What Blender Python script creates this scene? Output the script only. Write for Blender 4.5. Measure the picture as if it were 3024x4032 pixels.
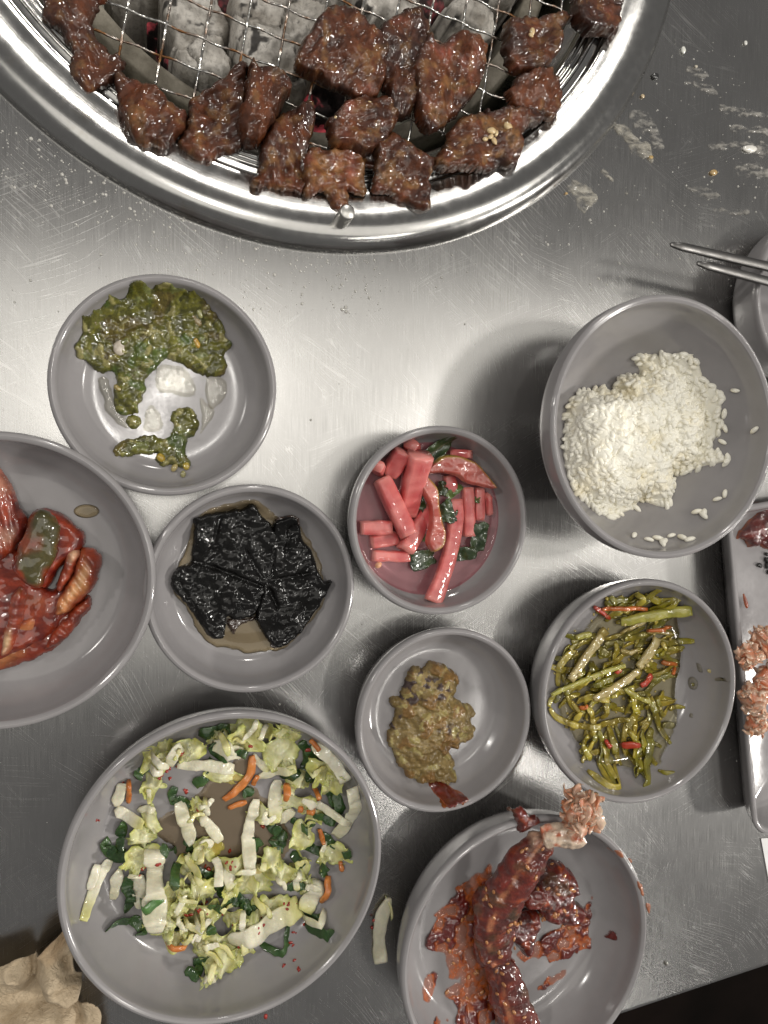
import bpy, bmesh, math, random
import numpy as np
from mathutils import Vector, Matrix

for o in list(bpy.data.objects):
    bpy.data.objects.remove(o, do_unlink=True)
random.seed(7); rng = np.random.default_rng(7)
scene = bpy.context.scene
COL = scene.collection

# ------------------------------------------------------------------ camera
H = 0.35                      # camera height above the table (m)
FPX = 2900.0                  # focal length in photograph pixels (3024 wide)
TA, TG = math.radians(16.5), math.radians(2.6)
_n = np.array([-math.tan(TA), -math.tan(TG), 1.0]); _n /= np.linalg.norm(_n)   # straight down, in camera axes
_e1 = np.array([1, 0, 0.]) - _n*_n[0]; _e1 /= np.linalg.norm(_e1)
_e2 = np.cross(_n, _e1)
def cam2world(v):
    return np.array([v@_e1, -(v@_e2), -(v@_n)])
def P(px, py, z=0.0):
    """photograph pixel -> point on the horizontal plane at height z"""
    d = cam2world(np.array([(px-1512)/FPX, (py-2016)/FPX, 1.0]))
    t = (z-H)/d[2]
    return np.array([d[0]*t, d[1]*t, z])
cam_data = bpy.data.cameras.new('camera')
cam = bpy.data.objects.new('camera', cam_data); COL.objects.link(cam)
cr, cu, cb = (cam2world(np.array(v)) for v in ((1., 0, 0), (0, -1., 0), (0, 0, -1.)))
cam.matrix_world = Matrix(((cr[0], cu[0], cb[0], 0), (cr[1], cu[1], cb[1], 0), (cr[2], cu[2], cb[2], H), (0, 0, 0, 1)))
cam_data.sensor_fit = 'HORIZONTAL'; cam_data.sensor_width = 36
cam_data.lens = FPX/3024*36; cam_data.clip_start = 0.01; cam_data.clip_end = 50
scene.camera = cam
scene.render.resolution_x, scene.render.resolution_y = 768, 1024

# ------------------------------------------------------------------ light (indoor lamps)
world = bpy.data.worlds.new('World'); scene.world = world; world.use_nodes = True
world.node_tree.nodes['Background'].inputs[0].default_value = (1.0, 0.97, 0.94, 1)
world.node_tree.nodes['Background'].inputs[1].default_value = 0.15
def lamp(name, loc, tgt, sx, sy, power, col, rot=0.0, spread=math.pi):
    l = bpy.data.lights.new(name, 'AREA'); l.shape = 'RECTANGLE'; l.size = sx; l.size_y = sy
    l.energy = power; l.color = col; l.spread = spread
    o = bpy.data.objects.new(name, l); COL.objects.link(o)
    o.location = loc
    q = (Vector(tgt)-Vector(loc)).to_track_quat('-Z', 'Y')
    o.rotation_euler = (q.to_matrix() @ Matrix.Rotation(rot, 3, 'Z')).to_euler()
    return o
def above(px, py, h, zf=0.0):
    """where a lamp at height h must hang to be mirrored at this pixel by a level surface at height zf"""
    p = P(px, py, zf); s = (h-zf+H-zf)/(H-zf); return (p[0]*s, p[1]*s, h)
def below(p): return (p[0], p[1], 0)
_t1, _t2, _t3 = above(1868, 2945, 1.45, .004), above(640, 1570, 1.45, .004), above(2200, 3950, 1.45, .005)
LIGHTS = [
    ('ceiling_panel', (0.32, 0.06, 1.30), (0.32, 0.06, 0), 2.1, 0.80, 5.2, (1.0, 0.96, 0.88), 0.0),
    ('side_lamp', (1.00, 0.10, 1.30), (0.1, 0.0, 0), 0.14, 0.14, 4.5, (1.0, 0.96, 0.90), 0.0),
    ('added_glint_lamp', (0.35, 2.05, 1.50), (0.1, 0.0, 0), 0.18, 0.18, 9.0, (1.0, 0.96, 0.90), 0.0),  # unseen lamp added for wet glints and fill, like the next two
    ('added_glint_lamp', (-1.55, 0.75, 1.45), (0.1, 0.0, 0), 0.16, 0.16, 9.0, (1.0, 0.96, 0.90), 0.0),
    ('added_glint_lamp', (3.1, -1.0, 1.65), (0.1, 0.0, 0), 0.22, 0.22, 56.0, (1.0, 0.96, 0.90), 0.0),
    ('tube_lamp', _t1, below(_t1), 0.42, 0.05, 2.0, (1.0, 0.96, 0.9), math.radians(62)),
    ('tube_lamp', _t2, below(_t2), 0.26, 0.06, 1.3, (1.0, 0.96, 0.9), math.radians(62)),
    ('tube_lamp', _t3, below(_t3), 0.36, 0.04, 0.8, (1.0, 0.96, 0.9), math.radians(62)),
]
for L in LIGHTS:
    lamp(*L)
vs = scene.view_settings
vs.view_transform = 'Standard'; vs.look = 'None'; vs.gamma = 1.0; vs.exposure = 0.12
vs.use_curve_mapping = False

# ------------------------------------------------------------------ helpers: noise
def _hash(ix, iy, iz, seed):
    h = (ix.astype(np.int64)*374761393 + iy.astype(np.int64)*668265263 + iz.astype(np.int64)*1274126177 + seed*974634777) & 0xffffffff
    h = ((h ^ (h >> 13))*1274126177) & 0xffffffff
    h = ((h ^ (h >> 16))*2246822519) & 0xffffffff
    return ((h ^ (h >> 15)) & 0xffffff)/float(0xffffff)
def vnoise(p, seed=0):
    i = np.floor(p); f = p-i; u = f*f*(3-2*f); i = i.astype(np.int64)
    r = 0
    for dx in (0, 1):
        for dy in (0, 1):
            for dz in (0, 1):
                w = (u[:, 0] if dx else 1-u[:, 0])*(u[:, 1] if dy else 1-u[:, 1])*(u[:, 2] if dz else 1-u[:, 2])
                r = r + w*_hash(i[:, 0]+dx, i[:, 1]+dy, i[:, 2]+dz, seed)
    return r*2-1
def fbm(p, scale, octv=4, seed=0, gain=0.5):
    """p in metres; scale = feature size in metres; about -1..1"""
    q = np.asarray(p, float)/scale; a = 1.0; s = 0; t = 0
    for k in range(octv):
        s = s + a*vnoise(q*(2.03**k)+17.3*k, seed+k); t += a; a *= gain
    return s/t*1.6
def pad3(xy, z=0.0):
    return np.c_[xy, np.full(len(xy), z)]
def worley(xy, scale, seed=0):
    """2-D cellular noise: distance to nearest point (0..~1) and the cell's random id"""
    q = xy/scale; i = np.floor(q).astype(np.int64)
    best = np.full(len(q), 9.0); sec = np.full(len(q), 9.0); cid = np.zeros(len(q))
    for dx in (-1, 0, 1):
        for dy in (-1, 0, 1):
            cx, cy = i[:, 0]+dx, i[:, 1]+dy; zz = np.zeros_like(cx)
            jx, jy = _hash(cx, cy, zz, seed), _hash(cx, cy, zz, seed+1)
            d = np.hypot(cx+jx-q[:, 0], cy+jy-q[:, 1])
            m = d < best
            sec = np.where(m, best, np.minimum(sec, d)); best = np.where(m, d, best)
            cid = np.where(m, _hash(cx, cy, zz, seed+2), cid)
    return best, sec, cid
def sstep(a, b, x):
    t = np.clip((x-a)/(b-a), 0, 1); return t*t*(3-2*t)
def mixc(a, b, t):
    return np.asarray(a)*(1-t)[:, None] + np.asarray(b)*t[:, None]

# ------------------------------------------------------------------ helpers: objects
def tag(o, label=None, cat=None, group=None, kind=None):
    if label: o['label'] = label
    if cat: o['category'] = cat
    if group: o['group'] = group
    if kind: o['kind'] = kind
    return o
def empty(name, loc=(0, 0, 0)):
    o = bpy.data.objects.new(name, None); COL.objects.link(o); o.location = loc; o.empty_display_size = .01
    return o
def mesh_from(verts, faces, smooth=True, name='mesh', cols=None):
    """verts (N,3); faces list of index tuples or an (M,k) array"""
    me = bpy.data.meshes.new(name)
    verts = np.asarray(verts, np.float32)
    if isinstance(faces, np.ndarray):
        M, k = faces.shape
        me.vertices.add(len(verts)); me.vertices.foreach_set('co', verts.ravel())
        me.loops.add(M*k); me.loops.foreach_set('vertex_index', faces.astype(np.int32).ravel())
        me.polygons.add(M); me.polygons.foreach_set('loop_start', np.arange(0, M*k, k, dtype=np.int32))
        me.update(calc_edges=True)
    else:
        me.from_pydata(verts.tolist(), [], faces); me.update()
    if smooth: me.polygons.foreach_set('use_smooth', np.ones(len(me.polygons), bool))
    if cols is not None:
        a = me.color_attributes.new('Col', 'FLOAT_COLOR', 'POINT')
        c = np.ones((len(verts), 4), np.float32); c[:, :cols.shape[1]] = cols
        a.data.foreach_set('color', c.ravel())
    return me
def link(name, me, mat, parent=None, loc=None):
    o = bpy.data.objects.new(name, me); COL.objects.link(o)
    if mat is not None and len(me.materials) == 0: me.materials.append(mat)
    if parent is not None: o.parent = parent
    if loc is not None: o.location = loc
    return o
def recenter(o):
    """put a thing's origin at its base so the object stands at its own place"""
    me = o.data; n = len(me.vertices); v = np.empty(n*3, np.float32); me.vertices.foreach_get('co', v); v = v.reshape(-1, 3)
    c = np.array([v[:, 0].mean(), v[:, 1].mean(), v[:, 2].min()], np.float32)
    me.vertices.foreach_set('co', (v-c).ravel()); me.update(); o.location = c.tolist()
    return o
def catmull(pts, n=6):
    pts = np.asarray(pts, float)
    p = np.vstack([2*pts[0]-pts[1], pts, 2*pts[-1]-pts[-2]])
    out = []
    for i in range(1, len(p)-2):
        for t in np.linspace(0, 1, n, endpoint=False):
            a, b, c, d = p[i-1], p[i], p[i+1], p[i+2]
            out.append(.5*((2*b)+(-a+c)*t+(2*a-5*b+4*c-d)*t*t+(-a+3*b-3*c+d)*t**3))
    out.append(p[-2]); return np.array(out)
def lathe(prof, segs=128, closed=False):
    prof = np.asarray(prof); th = np.linspace(0, 2*np.pi, segs, endpoint=False); V = []; F = []
    n = len(prof)
    for a in th:
        V += [(r*math.cos(a), r*math.sin(a), z) for r, z in prof]
    for s in range(segs):
        s2 = (s+1) % segs
        for i in range(n-1 if not closed else n):
            j = (i+1) % n
            F.append((s*n+i, s2*n+i, s2*n+j, s*n+j))
    return np.array(V), np.array(F)
def tube(path, rad, segs=10, squash=None, up=(0, 0, 1), twist=0.0):
    """tube / ribbon along path: rad (N,) or (N,2) half-width and half-thickness"""
    path = np.asarray(path, float); N = len(path)
    rad = np.asarray(rad, float)
    if rad.ndim == 0: rad = np.full(N, rad)
    if rad.ndim == 1: rad = np.c_[rad, rad]
    t = np.gradient(path, axis=0); t /= np.linalg.norm(t, axis=1)[:, None]+1e-12
    V = []; ang = np.linspace(0, 2*np.pi, segs, endpoint=False)
    ex = {'box': 0.6, 'bar': 0.42}.get(squash, 1.0)
    ca = np.sign(np.cos(ang))*np.abs(np.cos(ang))**ex; sa = np.sign(np.sin(ang))*np.abs(np.sin(ang))**ex
    for i in range(N):
        s = np.cross(np.array(up, float), t[i])
        if np.linalg.norm(s) < 1e-4: s = np.cross((1., 0, 0), t[i])
        s /= np.linalg.norm(s); u = np.cross(t[i], s)
        tw = twist*(i/(N-1)-.5) if np.isscalar(twist) else twist[i]
        s, u = s*math.cos(tw)+u*math.sin(tw), u*math.cos(tw)-s*math.sin(tw)
        V.append(path[i]+np.outer(ca*rad[i, 0], s)+np.outer(sa*rad[i, 1], u))
    V = np.vstack(V); F = []
    for i in range(N-1):
        for k in range(segs):
            k2 = (k+1) % segs
            F.append((i*segs+k, i*segs+k2, (i+1)*segs+k2, (i+1)*segs+k))
    F.append(tuple(range(segs-1, -1, -1))); F.append(tuple((N-1)*segs+k for k in range(segs)))
    return V, F
def inside_poly(xy, poly):
    x, y = xy[:, 0], xy[:, 1]; c = np.zeros(len(xy), bool); n = len(poly)
    for i in range(n):
        x1, y1 = poly[i]; x2, y2 = poly[(i+1) % n]
        m = ((y1 > y) != (y2 > y))
        with np.errstate(divide='ignore', invalid='ignore'):
            c ^= m & (x < (x2-x1)*(y-y1)/(y2-y1)+x1)
    return c
def sdist(xy, poly):
    d = np.full(len(xy), 1e9); n = len(poly)
    for i in range(n):
        a = poly[i]; b = poly[(i+1) % n]; ab = b-a; L = ab@ab+1e-18
        t = np.clip(((xy-a)@ab)/L, 0, 1); q = xy-(a+t[:, None]*ab)
        d = np.minimum(d, np.hypot(q[:, 0], q[:, 1]))
    return np.where(inside_poly(xy, poly), d, -d)
def smooth_poly(poly, n=4):
    poly = np.asarray(poly, float); p = np.vstack([poly[-1], poly, poly[0], poly[1]]); out = []
    for i in range(1, len(p)-2):
        for t in np.linspace(0, 1, n, endpoint=False):
            a, b, c, d = p[i-1], p[i], p[i+1], p[i+2]
            out.append(.5*((2*b)+(-a+c)*t+(2*a-5*b+4*c-d)*t*t+(-a+3*b-3*c+d)*t**3))
    return np.array(out)
def slab(poly, zb, T, res=0.0007, edge=0.003, hfun=None, cfun=None, ragged=0.0, rscale=.003, seed=0, under=0.0003, pw=0.5, grow=0.0, open_=False):
    """a closed lump with the outline poly (world xy): top = base + T * rounded edge profile, shaped by hfun(xy,d)"""
    poly = smooth_poly(poly)
    mn = poly.min(0)-res*2-grow-ragged; mx = poly.max(0)+res*2+grow+ragged
    nx, ny = int((mx[0]-mn[0])/res)+2, int((mx[1]-mn[1])/res)+2
    gx, gy = np.meshgrid(mn[0]+np.arange(nx)*res, mn[1]+np.arange(ny)*res, indexing='ij')
    xy = np.c_[gx.ravel(), gy.ravel()]
    d = sdist(xy, poly)+grow
    if ragged: d = d+ragged*fbm(pad3(xy, seed*.37), rscale, 3, seed+50)
    D = d.reshape(nx, ny); g = np.stack(np.gradient(D, res), -1).reshape(-1, 2)
    gl = np.linalg.norm(g, axis=1)[:, None]+1e-9; g = g/np.maximum(gl, .5)
    keep = d > -res*.72
    snap = np.abs(d) < res*.72
    xy2 = np.where(snap[:, None], xy-g*d[:, None]*.95, xy)
    dd = np.where(snap, 0, np.maximum(d, 0))
    K = keep.reshape(nx, ny); q = K[:-1, :-1] & K[1:, :-1] & K[1:, 1:] & K[:-1, 1:]
    # drop quads that lie wholly on the rim
    S = snap.reshape(nx, ny); q &= ~(S[:-1, :-1] & S[1:, :-1] & S[1:, 1:] & S[:-1, 1:])
    idx = np.arange(nx*ny).reshape(nx, ny)
    Fq = np.stack([idx[:-1, :-1][q], idx[1:, :-1][q], idx[1:, 1:][q], idx[:-1, 1:][q]], -1)
    used = np.unique(Fq); rm = -np.ones(nx*ny, int); rm[used] = np.arange(len(used)); Fq = rm[Fq]
    xy2, dd = xy2[used], dd[used]
    t = np.clip(dd/edge, 0, 1); prof = (1-(1-t)**2)**pw
    base = zb(xy2) if callable(zb) else np.full(len(xy2), zb)
    h = T*prof
    if hfun is not None: h = h+prof*hfun(xy2, dd)
    h = np.maximum(h, 0.0)+under*0
    top = np.c_[xy2, base+h+under]; bot = np.c_[xy2, base-under*.2]
    n = len(used)
    E = np.sort(np.vstack([Fq[:, [0, 1]], Fq[:, [1, 2]], Fq[:, [2, 3]], Fq[:, [3, 0]]]), 1)
    Ed = np.vstack([Fq[:, [0, 1]], Fq[:, [1, 2]], Fq[:, [2, 3]], Fq[:, [3, 0]]])
    _, inv, cnt = np.unique(E, axis=0, return_inverse=True, return_counts=True)
    be = Ed[cnt[inv.ravel()] == 1]
    side = np.c_[be[:, 1], be[:, 0], be[:, 0]+n, be[:, 1]+n]
    F = np.vstack([Fq, Fq[:, ::-1]+n, side])
    V = np.vstack([top, bot]); cols = None
    if open_: V, F = top, Fq
    if cfun is not None:
        c = cfun(xy2, dd, h); cols = c if open_ else np.vstack([c, c])
    return V, F, cols
def slab_obj(name, mat, *a, parent=None, **k):
    V, F, c = slab(*a, **k)
    o = link(name, mesh_from(V, F, True, name, c), mat, parent)
    return recenter(o) if parent is None else o
def crop(ox, oy, s):
    def f(pts, z=0.0):
        return np.array([P(ox+x/s, oy+y/s, z)[:2] for x, y in pts])
    return f
FULL = crop(0, 0, .5486)
def ico(sub=1):
    bm = bmesh.new(); bmesh.ops.create_icosphere(bm, subdivisions=sub, radius=1)
    V = np.array([v.co[:] for v in bm.verts]); F = np.array([[v.index for v in f.verts] for f in bm.faces]); bm.free()
    return V, F
ICO1, ICO2, ICO3 = ico(1), ico(2), ico(3)
def rotm(a, b, c):
    return np.array((Matrix.Rotation(c, 3, 'Z') @ Matrix.Rotation(b, 3, 'Y') @ Matrix.Rotation(a, 3, 'X')))
def join_instances(base, mats):
    """mats: list of (3x3, offset)"""
    V0, F0 = base; V = []; F = []; n = len(V0)
    for i, (m, o) in enumerate(mats):
        V.append(V0@np.asarray(m).T+o); F.append(F0+i*n)
    return np.vstack(V), np.vstack(F)

# ------------------------------------------------------------------ helpers: materials
def mat_new(name):
    m = bpy.data.materials.new(name); m.use_nodes = True
    return m, m.node_tree, m.node_tree.nodes['Principled BSDF']
def setp(b, **k):
    names = dict(color='Base Color', rough='Roughness', metal='Metallic', spec='Specular IOR Level', coat='Coat Weight', coatr='Coat Roughness',
                 trans='Transmission Weight', ior='IOR', sss='Subsurface Weight', aniso='Anisotropic', anisor='Anisotropic Rotation', emit='Emission Color', emits='Emission Strength', alpha='Alpha')
    for kk, v in k.items():
        if kk == 'color' or kk == 'emit': v = (*v[:3], 1)
        b.inputs[names[kk]].default_value = v
def nd(nt, t, **k):
    n = nt.nodes.new(t)
    for kk, v in k.items(): setattr(n, kk, v)
    return n
def texco(nt, scale=(1, 1, 1), rot=(0, 0, 0), src='Object', loc=(0, 0, 0)):
    tc = nd(nt, 'ShaderNodeTexCoord'); mp = nd(nt, 'ShaderNodeMapping')
    mp.inputs['Scale'].default_value = scale; mp.inputs['Rotation'].default_value = rot; mp.inputs['Location'].default_value = loc
    nt.links.new(tc.outputs[src], mp.inputs[0]); return mp.outputs[0]
def noise(nt, vec, scale, detail=4, rough=.55, dist=0):
    n = nd(nt, 'ShaderNodeTexNoise'); n.inputs['Scale'].default_value = scale; n.inputs['Detail'].default_value = detail
    n.inputs['Roughness'].default_value = rough; n.inputs['Distortion'].default_value = dist
    nt.links.new(vec, n.inputs['Vector']); return n.outputs[0]
def ramp(nt, fac, stops):
    r = nd(nt, 'ShaderNodeValToRGB'); e = r.color_ramp.elements
    while len(e) < len(stops): e.new(.5)
    for el, (p, c) in zip(e, stops):
        el.position = p; el.color = (*c, 1) if len(c) == 3 else c
    nt.links.new(fac, r.inputs[0]); return r.outputs[0]
def maprange(nt, v, a, b, c, d):
    m = nd(nt, 'ShaderNodeMapRange'); m.clamp = True
    for i, x in enumerate((a, b, c, d)): m.inputs[i+1].default_value = x
    nt.links.new(v, m.inputs[0]); return m.outputs[0]
def mth(nt, op, a, b=None, clamp=False):
    m = nd(nt, 'ShaderNodeMath', operation=op); m.use_clamp = clamp
    for i, x in enumerate((a, b)):
        if x is None: continue
        if isinstance(x, (int, float)): m.inputs[i].default_value = x
        else: nt.links.new(x, m.inputs[i])
    return m.outputs[0]
def mixcol(nt, fac, a, b, mode='MIX'):
    m = nd(nt, 'ShaderNodeMix', data_type='RGBA', blend_type=mode)
    for i, x in ((0, fac), (6, a), (7, b)):
        if isinstance(x, (int, float)): m.inputs[i].default_value = x
        elif isinstance(x, tuple): m.inputs[i].default_value = (*x[:3], 1)
        else: nt.links.new(x, m.inputs[i])
    return m.outputs[2]
def bump(nt, h, strength, dist, prev=None):
    b = nd(nt, 'ShaderNodeBump'); b.inputs['Strength'].default_value = strength; b.inputs['Distance'].default_value = dist
    nt.links.new(h, b.inputs['Height'])
    if prev is not None: nt.links.new(prev, b.inputs['Normal'])
    return b.outputs[0]
def food_mat(name, color=None, film=False, rough=.35, spec=.5, coat=.6, coatr=.12, nscale=900, nstr=.35, ndist=.0006, var=.25, sss=0.0, src='Object', vscale=250, big=None, cn=(330, .55, .0011), cior=1.75):
    """wet food: colour (or the Col attribute) broken up by noise, fine bumps and a wet coat"""
    m, nt, b = mat_new(name); setp(b, rough=rough, spec=spec, coat=coat, coatr=coatr)
    v = texco(nt, src=src)
    if color is None:
        a = nd(nt, 'ShaderNodeAttribute'); a.attribute_name = 'Col'; c = a.outputs[0]
    else:
        rgb = nd(nt, 'ShaderNodeRGB'); rgb.outputs[0].default_value = (*color, 1); c = rgb.outputs[0]
    f = maprange(nt, noise(nt, v, vscale, 5, .6), .3, .7, 1-var, 1+var)
    c2 = nd(nt, 'ShaderNodeVectorMath', operation='SCALE'); nt.links.new(c, c2.inputs[0]); nt.links.new(f, c2.inputs['Scale'])
    nt.links.new(c2.outputs[0], b.inputs['Base Color'])
    nn = bump(nt, noise(nt, v, nscale, 4, .6), nstr, ndist)
    if big: nn = bump(nt, noise(nt, v, big[0], 3, .5), big[1], big[2], nn)
    nt.links.new(nn, b.inputs['Normal']); b.inputs['Coat IOR'].default_value = cior
    cnn = bump(nt, noise(nt, v, cn[0], 1.2, .4), cn[1], cn[2]); nt.links.new(cnn, b.inputs['Coat Normal'])
    rr = maprange(nt, noise(nt, v, nscale*.3, 3), .3, .7, max(.02, coatr*.4), coatr*1.2); nt.links.new(rr, b.inputs['Coat Roughness'])
    if film: nt.links.new(a.outputs['Alpha'], b.inputs['Alpha'])
    if sss > 0:
        setp(b, sss=sss); b.inputs['Subsurface Radius'].default_value = (.6, .35, .2); b.inputs['Subsurface Scale'].default_value = .003
    return m
def liquid_mat(name, tint, body=(.3, .2, .1), cloudy=.15, rough=.03, bumps=None):
    """thin clear liquid: coloured see-through film, a little cloudiness, a mirror-like wet surface"""
    m = bpy.data.materials.new(name); m.use_nodes = True; nt = m.node_tree; nt.nodes.clear()
    out = nd(nt, 'ShaderNodeOutputMaterial'); tr = nd(nt, 'ShaderNodeBsdfTransparent'); tr.inputs[0].default_value = (*tint, 1)
    df = nd(nt, 'ShaderNodeBsdfDiffuse'); df.inputs[0].default_value = (*body, 1)
    mx = nd(nt, 'ShaderNodeMixShader'); mx.inputs[0].default_value = cloudy
    nt.links.new(tr.outputs[0], mx.inputs[1]); nt.links.new(df.outputs[0], mx.inputs[2])
    gl = nd(nt, 'ShaderNodeBsdfGlossy'); gl.inputs['Roughness'].default_value = rough; gl.inputs[0].default_value = (1, 1, 1, 1)
    fr = nd(nt, 'ShaderNodeFresnel'); fr.inputs[0].default_value = 1.42
    m2 = nd(nt, 'ShaderNodeMixShader'); nt.links.new(fr.outputs[0], m2.inputs[0])
    nt.links.new(mx.outputs[0], m2.inputs[1]); nt.links.new(gl.outputs[0], m2.inputs[2]); nt.links.new(m2.outputs[0], out.inputs[0])
    if bumps:
        nn = bump(nt, noise(nt, texco(nt), bumps[0], 3), bumps[1], bumps[2])
        nt.links.new(nn, gl.inputs['Normal']); nt.links.new(nn, fr.inputs['Normal'])
    return m

# ================================================================== TABLE (the setting)
def steel_table_mat():
    m, nt, b = mat_new('brushed_steel'); setp(b, metal=1.0, aniso=.45, anisor=0.0)
    v = texco(nt)
    fine = noise(nt, texco(nt, (3200, 60, 1)), 1, 3, .55)             # brush grain, runs along Y
    cross = noise(nt, texco(nt, (45, 1300, 1)), 1, 3, .6)
    cloud = noise(nt, v, 14, 4, .6)
    dist = nd(nt, 'ShaderNodeVectorMath', operation='ADD')
    nz = nd(nt, 'ShaderNodeTexNoise'); nz.inputs['Scale'].default_value = 9; nz.inputs['Detail'].default_value = 1
    nt.links.new(v, nz.inputs['Vector'])
    sc = nd(nt, 'ShaderNodeVectorMath', operation='SCALE'); sc.inputs['Scale'].default_value = .03; nt.links.new(nz.outputs[1], sc.inputs[0])
    nt.links.new(v, dist.inputs[0]); nt.links.new(sc.outputs[0], dist.inputs[1])
    tot = None
    for k, (ang, sx, sy, w, thr) in enumerate(((33, 12, 330, .011, .47), (-28, 14, 380, .010, .50), (62, 10, 300, .010, .54), (12, 11, 310, .010, .55), (-62, 13, 350, .009, .58), (48, 20, 520, .013, .48))):
        mp = nd(nt, 'ShaderNodeMapping'); mp.inputs['Rotation'].default_value = (0, 0, math.radians(ang)); mp.inputs['Scale'].default_value = (sx, sy, 1); mp.inputs['Location'].default_value = (k*3.7, k*11.3, 0)
        mp.vector_type = 'POINT'
        rt = nd(nt, 'ShaderNodeMapping'); rt.inputs['Rotation'].default_value = (0, 0, math.radians(ang)); nt.links.new(dist.outputs[0], rt.inputs[0])
        s2 = nd(nt, 'ShaderNodeMapping'); s2.inputs['Scale'].default_value = (sx, sy, 1); s2.inputs['Location'].default_value = (k*3.7, k*11.3, 0)
        nt.links.new(rt.outputs[0], s2.inputs[0])
        nz2 = noise(nt, s2.outputs[0], 1, 1, .4)
        ln = mth(nt, 'SUBTRACT', 1.0, mth(nt, 'DIVIDE', mth(nt, 'ABSOLUTE', mth(nt, 'SUBTRACT', nz2, .5)), w), True)
        msk = maprange(nt, noise(nt, texco(nt, loc=(k*1.7, k*.9, 0)), 13+3*k, 3), thr+.02, thr+.28, 0, .9)
        ln = mth(nt, 'MULTIPLY', ln, msk)
        tot = ln if tot is None else mth(nt, 'MAXIMUM', tot, ln)
    scr = tot
    r0 = maprange(nt, cloud, .3, .7, .22, .27)
    r1 = mth(nt, 'ADD', r0, maprange(nt, fine, .3, .7, -.03, .035))
    r2 = mth(nt, 'ADD', r1, mth(nt, 'MULTIPLY', scr, .16), True)
    nt.links.new(r2, b.inputs['Roughness'])
    c = mixcol(nt, maprange(nt, fine, .25, .75, 0, 1), (.435, .431, .422), (.505, .50, .49))
    c = mixcol(nt, maprange(nt, noise(nt, v, 30, 5, .7), .35, .75, 0, .22), c, (.36, .35, .33))
    c = mixcol(nt, scr, c, (.66, .655, .64))
    nt.links.new(c, b.inputs['Base Color'])
    nn = bump(nt, fine, .06, .00005); nn = bump(nt, cross, .05, .00006, nn); nn = bump(nt, scr, .25, .00006, nn)
    nt.links.new(nn, b.inputs['Normal'])
    tg = nd(nt, 'ShaderNodeTangent'); tg.direction_type = 'UV_MAP'; tg.uv_map = 'UVMap'; nt.links.new(tg.outputs[0], b.inputs['Tangent'])
    return m
M_TABLE = steel_table_mat()
GC = np.array([0.20413*H, 0.87365*H]); GR = 0.1985       # grill centre on the table and its outer radius
e0, e1 = P(2482, 3968)[:2], P(3024, 3788)[:2]            # front edge of the table top
ed = (e1-e0)/np.linalg.norm(e1-e0); en = np.array([-ed[1], ed[0]])   # along the edge, into the table
bm = bmesh.new()
def loop(pts, z):
    vs_ = [bm.verts.new((x, y, z)) for x, y in pts]
    return vs_, [bm.edges.new((vs_[i], vs_[(i+1) % len(vs_)])) for i in range(len(vs_))]
outer = [e0-ed*.75, e0+ed*.42, e0+ed*.42+en*1.0, e0-ed*.75+en*1.0]
_, eo = loop(outer, 0); _, ei = loop([GC+(GR-.006)*np.array([math.cos(a), math.sin(a)]) for a in np.linspace(0, 2*np.pi, 128, endpoint=False)], 0)
bmesh.ops.triangle_fill(bm, edges=eo+ei, use_beauty=True)
for f in bm.faces:
    if f.normal.z < 0: f.normal_flip()
vo = [bm.verts.new((*(e0-ed*.75+en*o), z)) for o, z in ((0, 0),)]
prev = [(e0-ed*.75), (e0+ed*.42)]
pv = None
for o, z in ((0, 0), (-.0012, -.0002), (-.0024, -.0009), (-.0033, -.0022), (-.0036, -.004), (-.0036, -.03)):
    row = [bm.verts.new((*(q+en*o), z)) for q in prev]
    if pv: f = bm.faces.new((pv[0], row[0], row[1], pv[1])); f.smooth = o < 0
    pv = row
bmesh.ops.remove_doubles(bm, verts=bm.verts, dist=1e-6)
bmesh.ops.recalc_face_normals(bm, faces=bm.faces)
uvl = bm.loops.layers.uv.new('UVMap')
for f in bm.faces:
    for l in f.loops: l[uvl].uv = (l.vert.co.x, l.vert.co.y)
me = bpy.data.meshes.new('table_top'); bm.to_mesh(me); bm.free()
tag(link('table_top', me, M_TABLE), 'brushed stainless steel table top with scratches', kind='structure')
m, nt, b = mat_new('dark_floor'); setp(b, rough=.9, spec=.03)
nt.links.new(ramp(nt, noise(nt, texco(nt), 6, 4), [(.3, (.004, .0035, .003)), (.7, (.010, .007, .006))]), b.inputs['Base Color'])
V = np.array([(-2, -2, -.72), (2, -2, -.72), (2, 2, -.72), (-2, 2, -.72)]); tag(link('floor', mesh_from(V, [(0, 1, 2, 3)], False), m), 'dark floor below the table edge', kind='structure')

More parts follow.
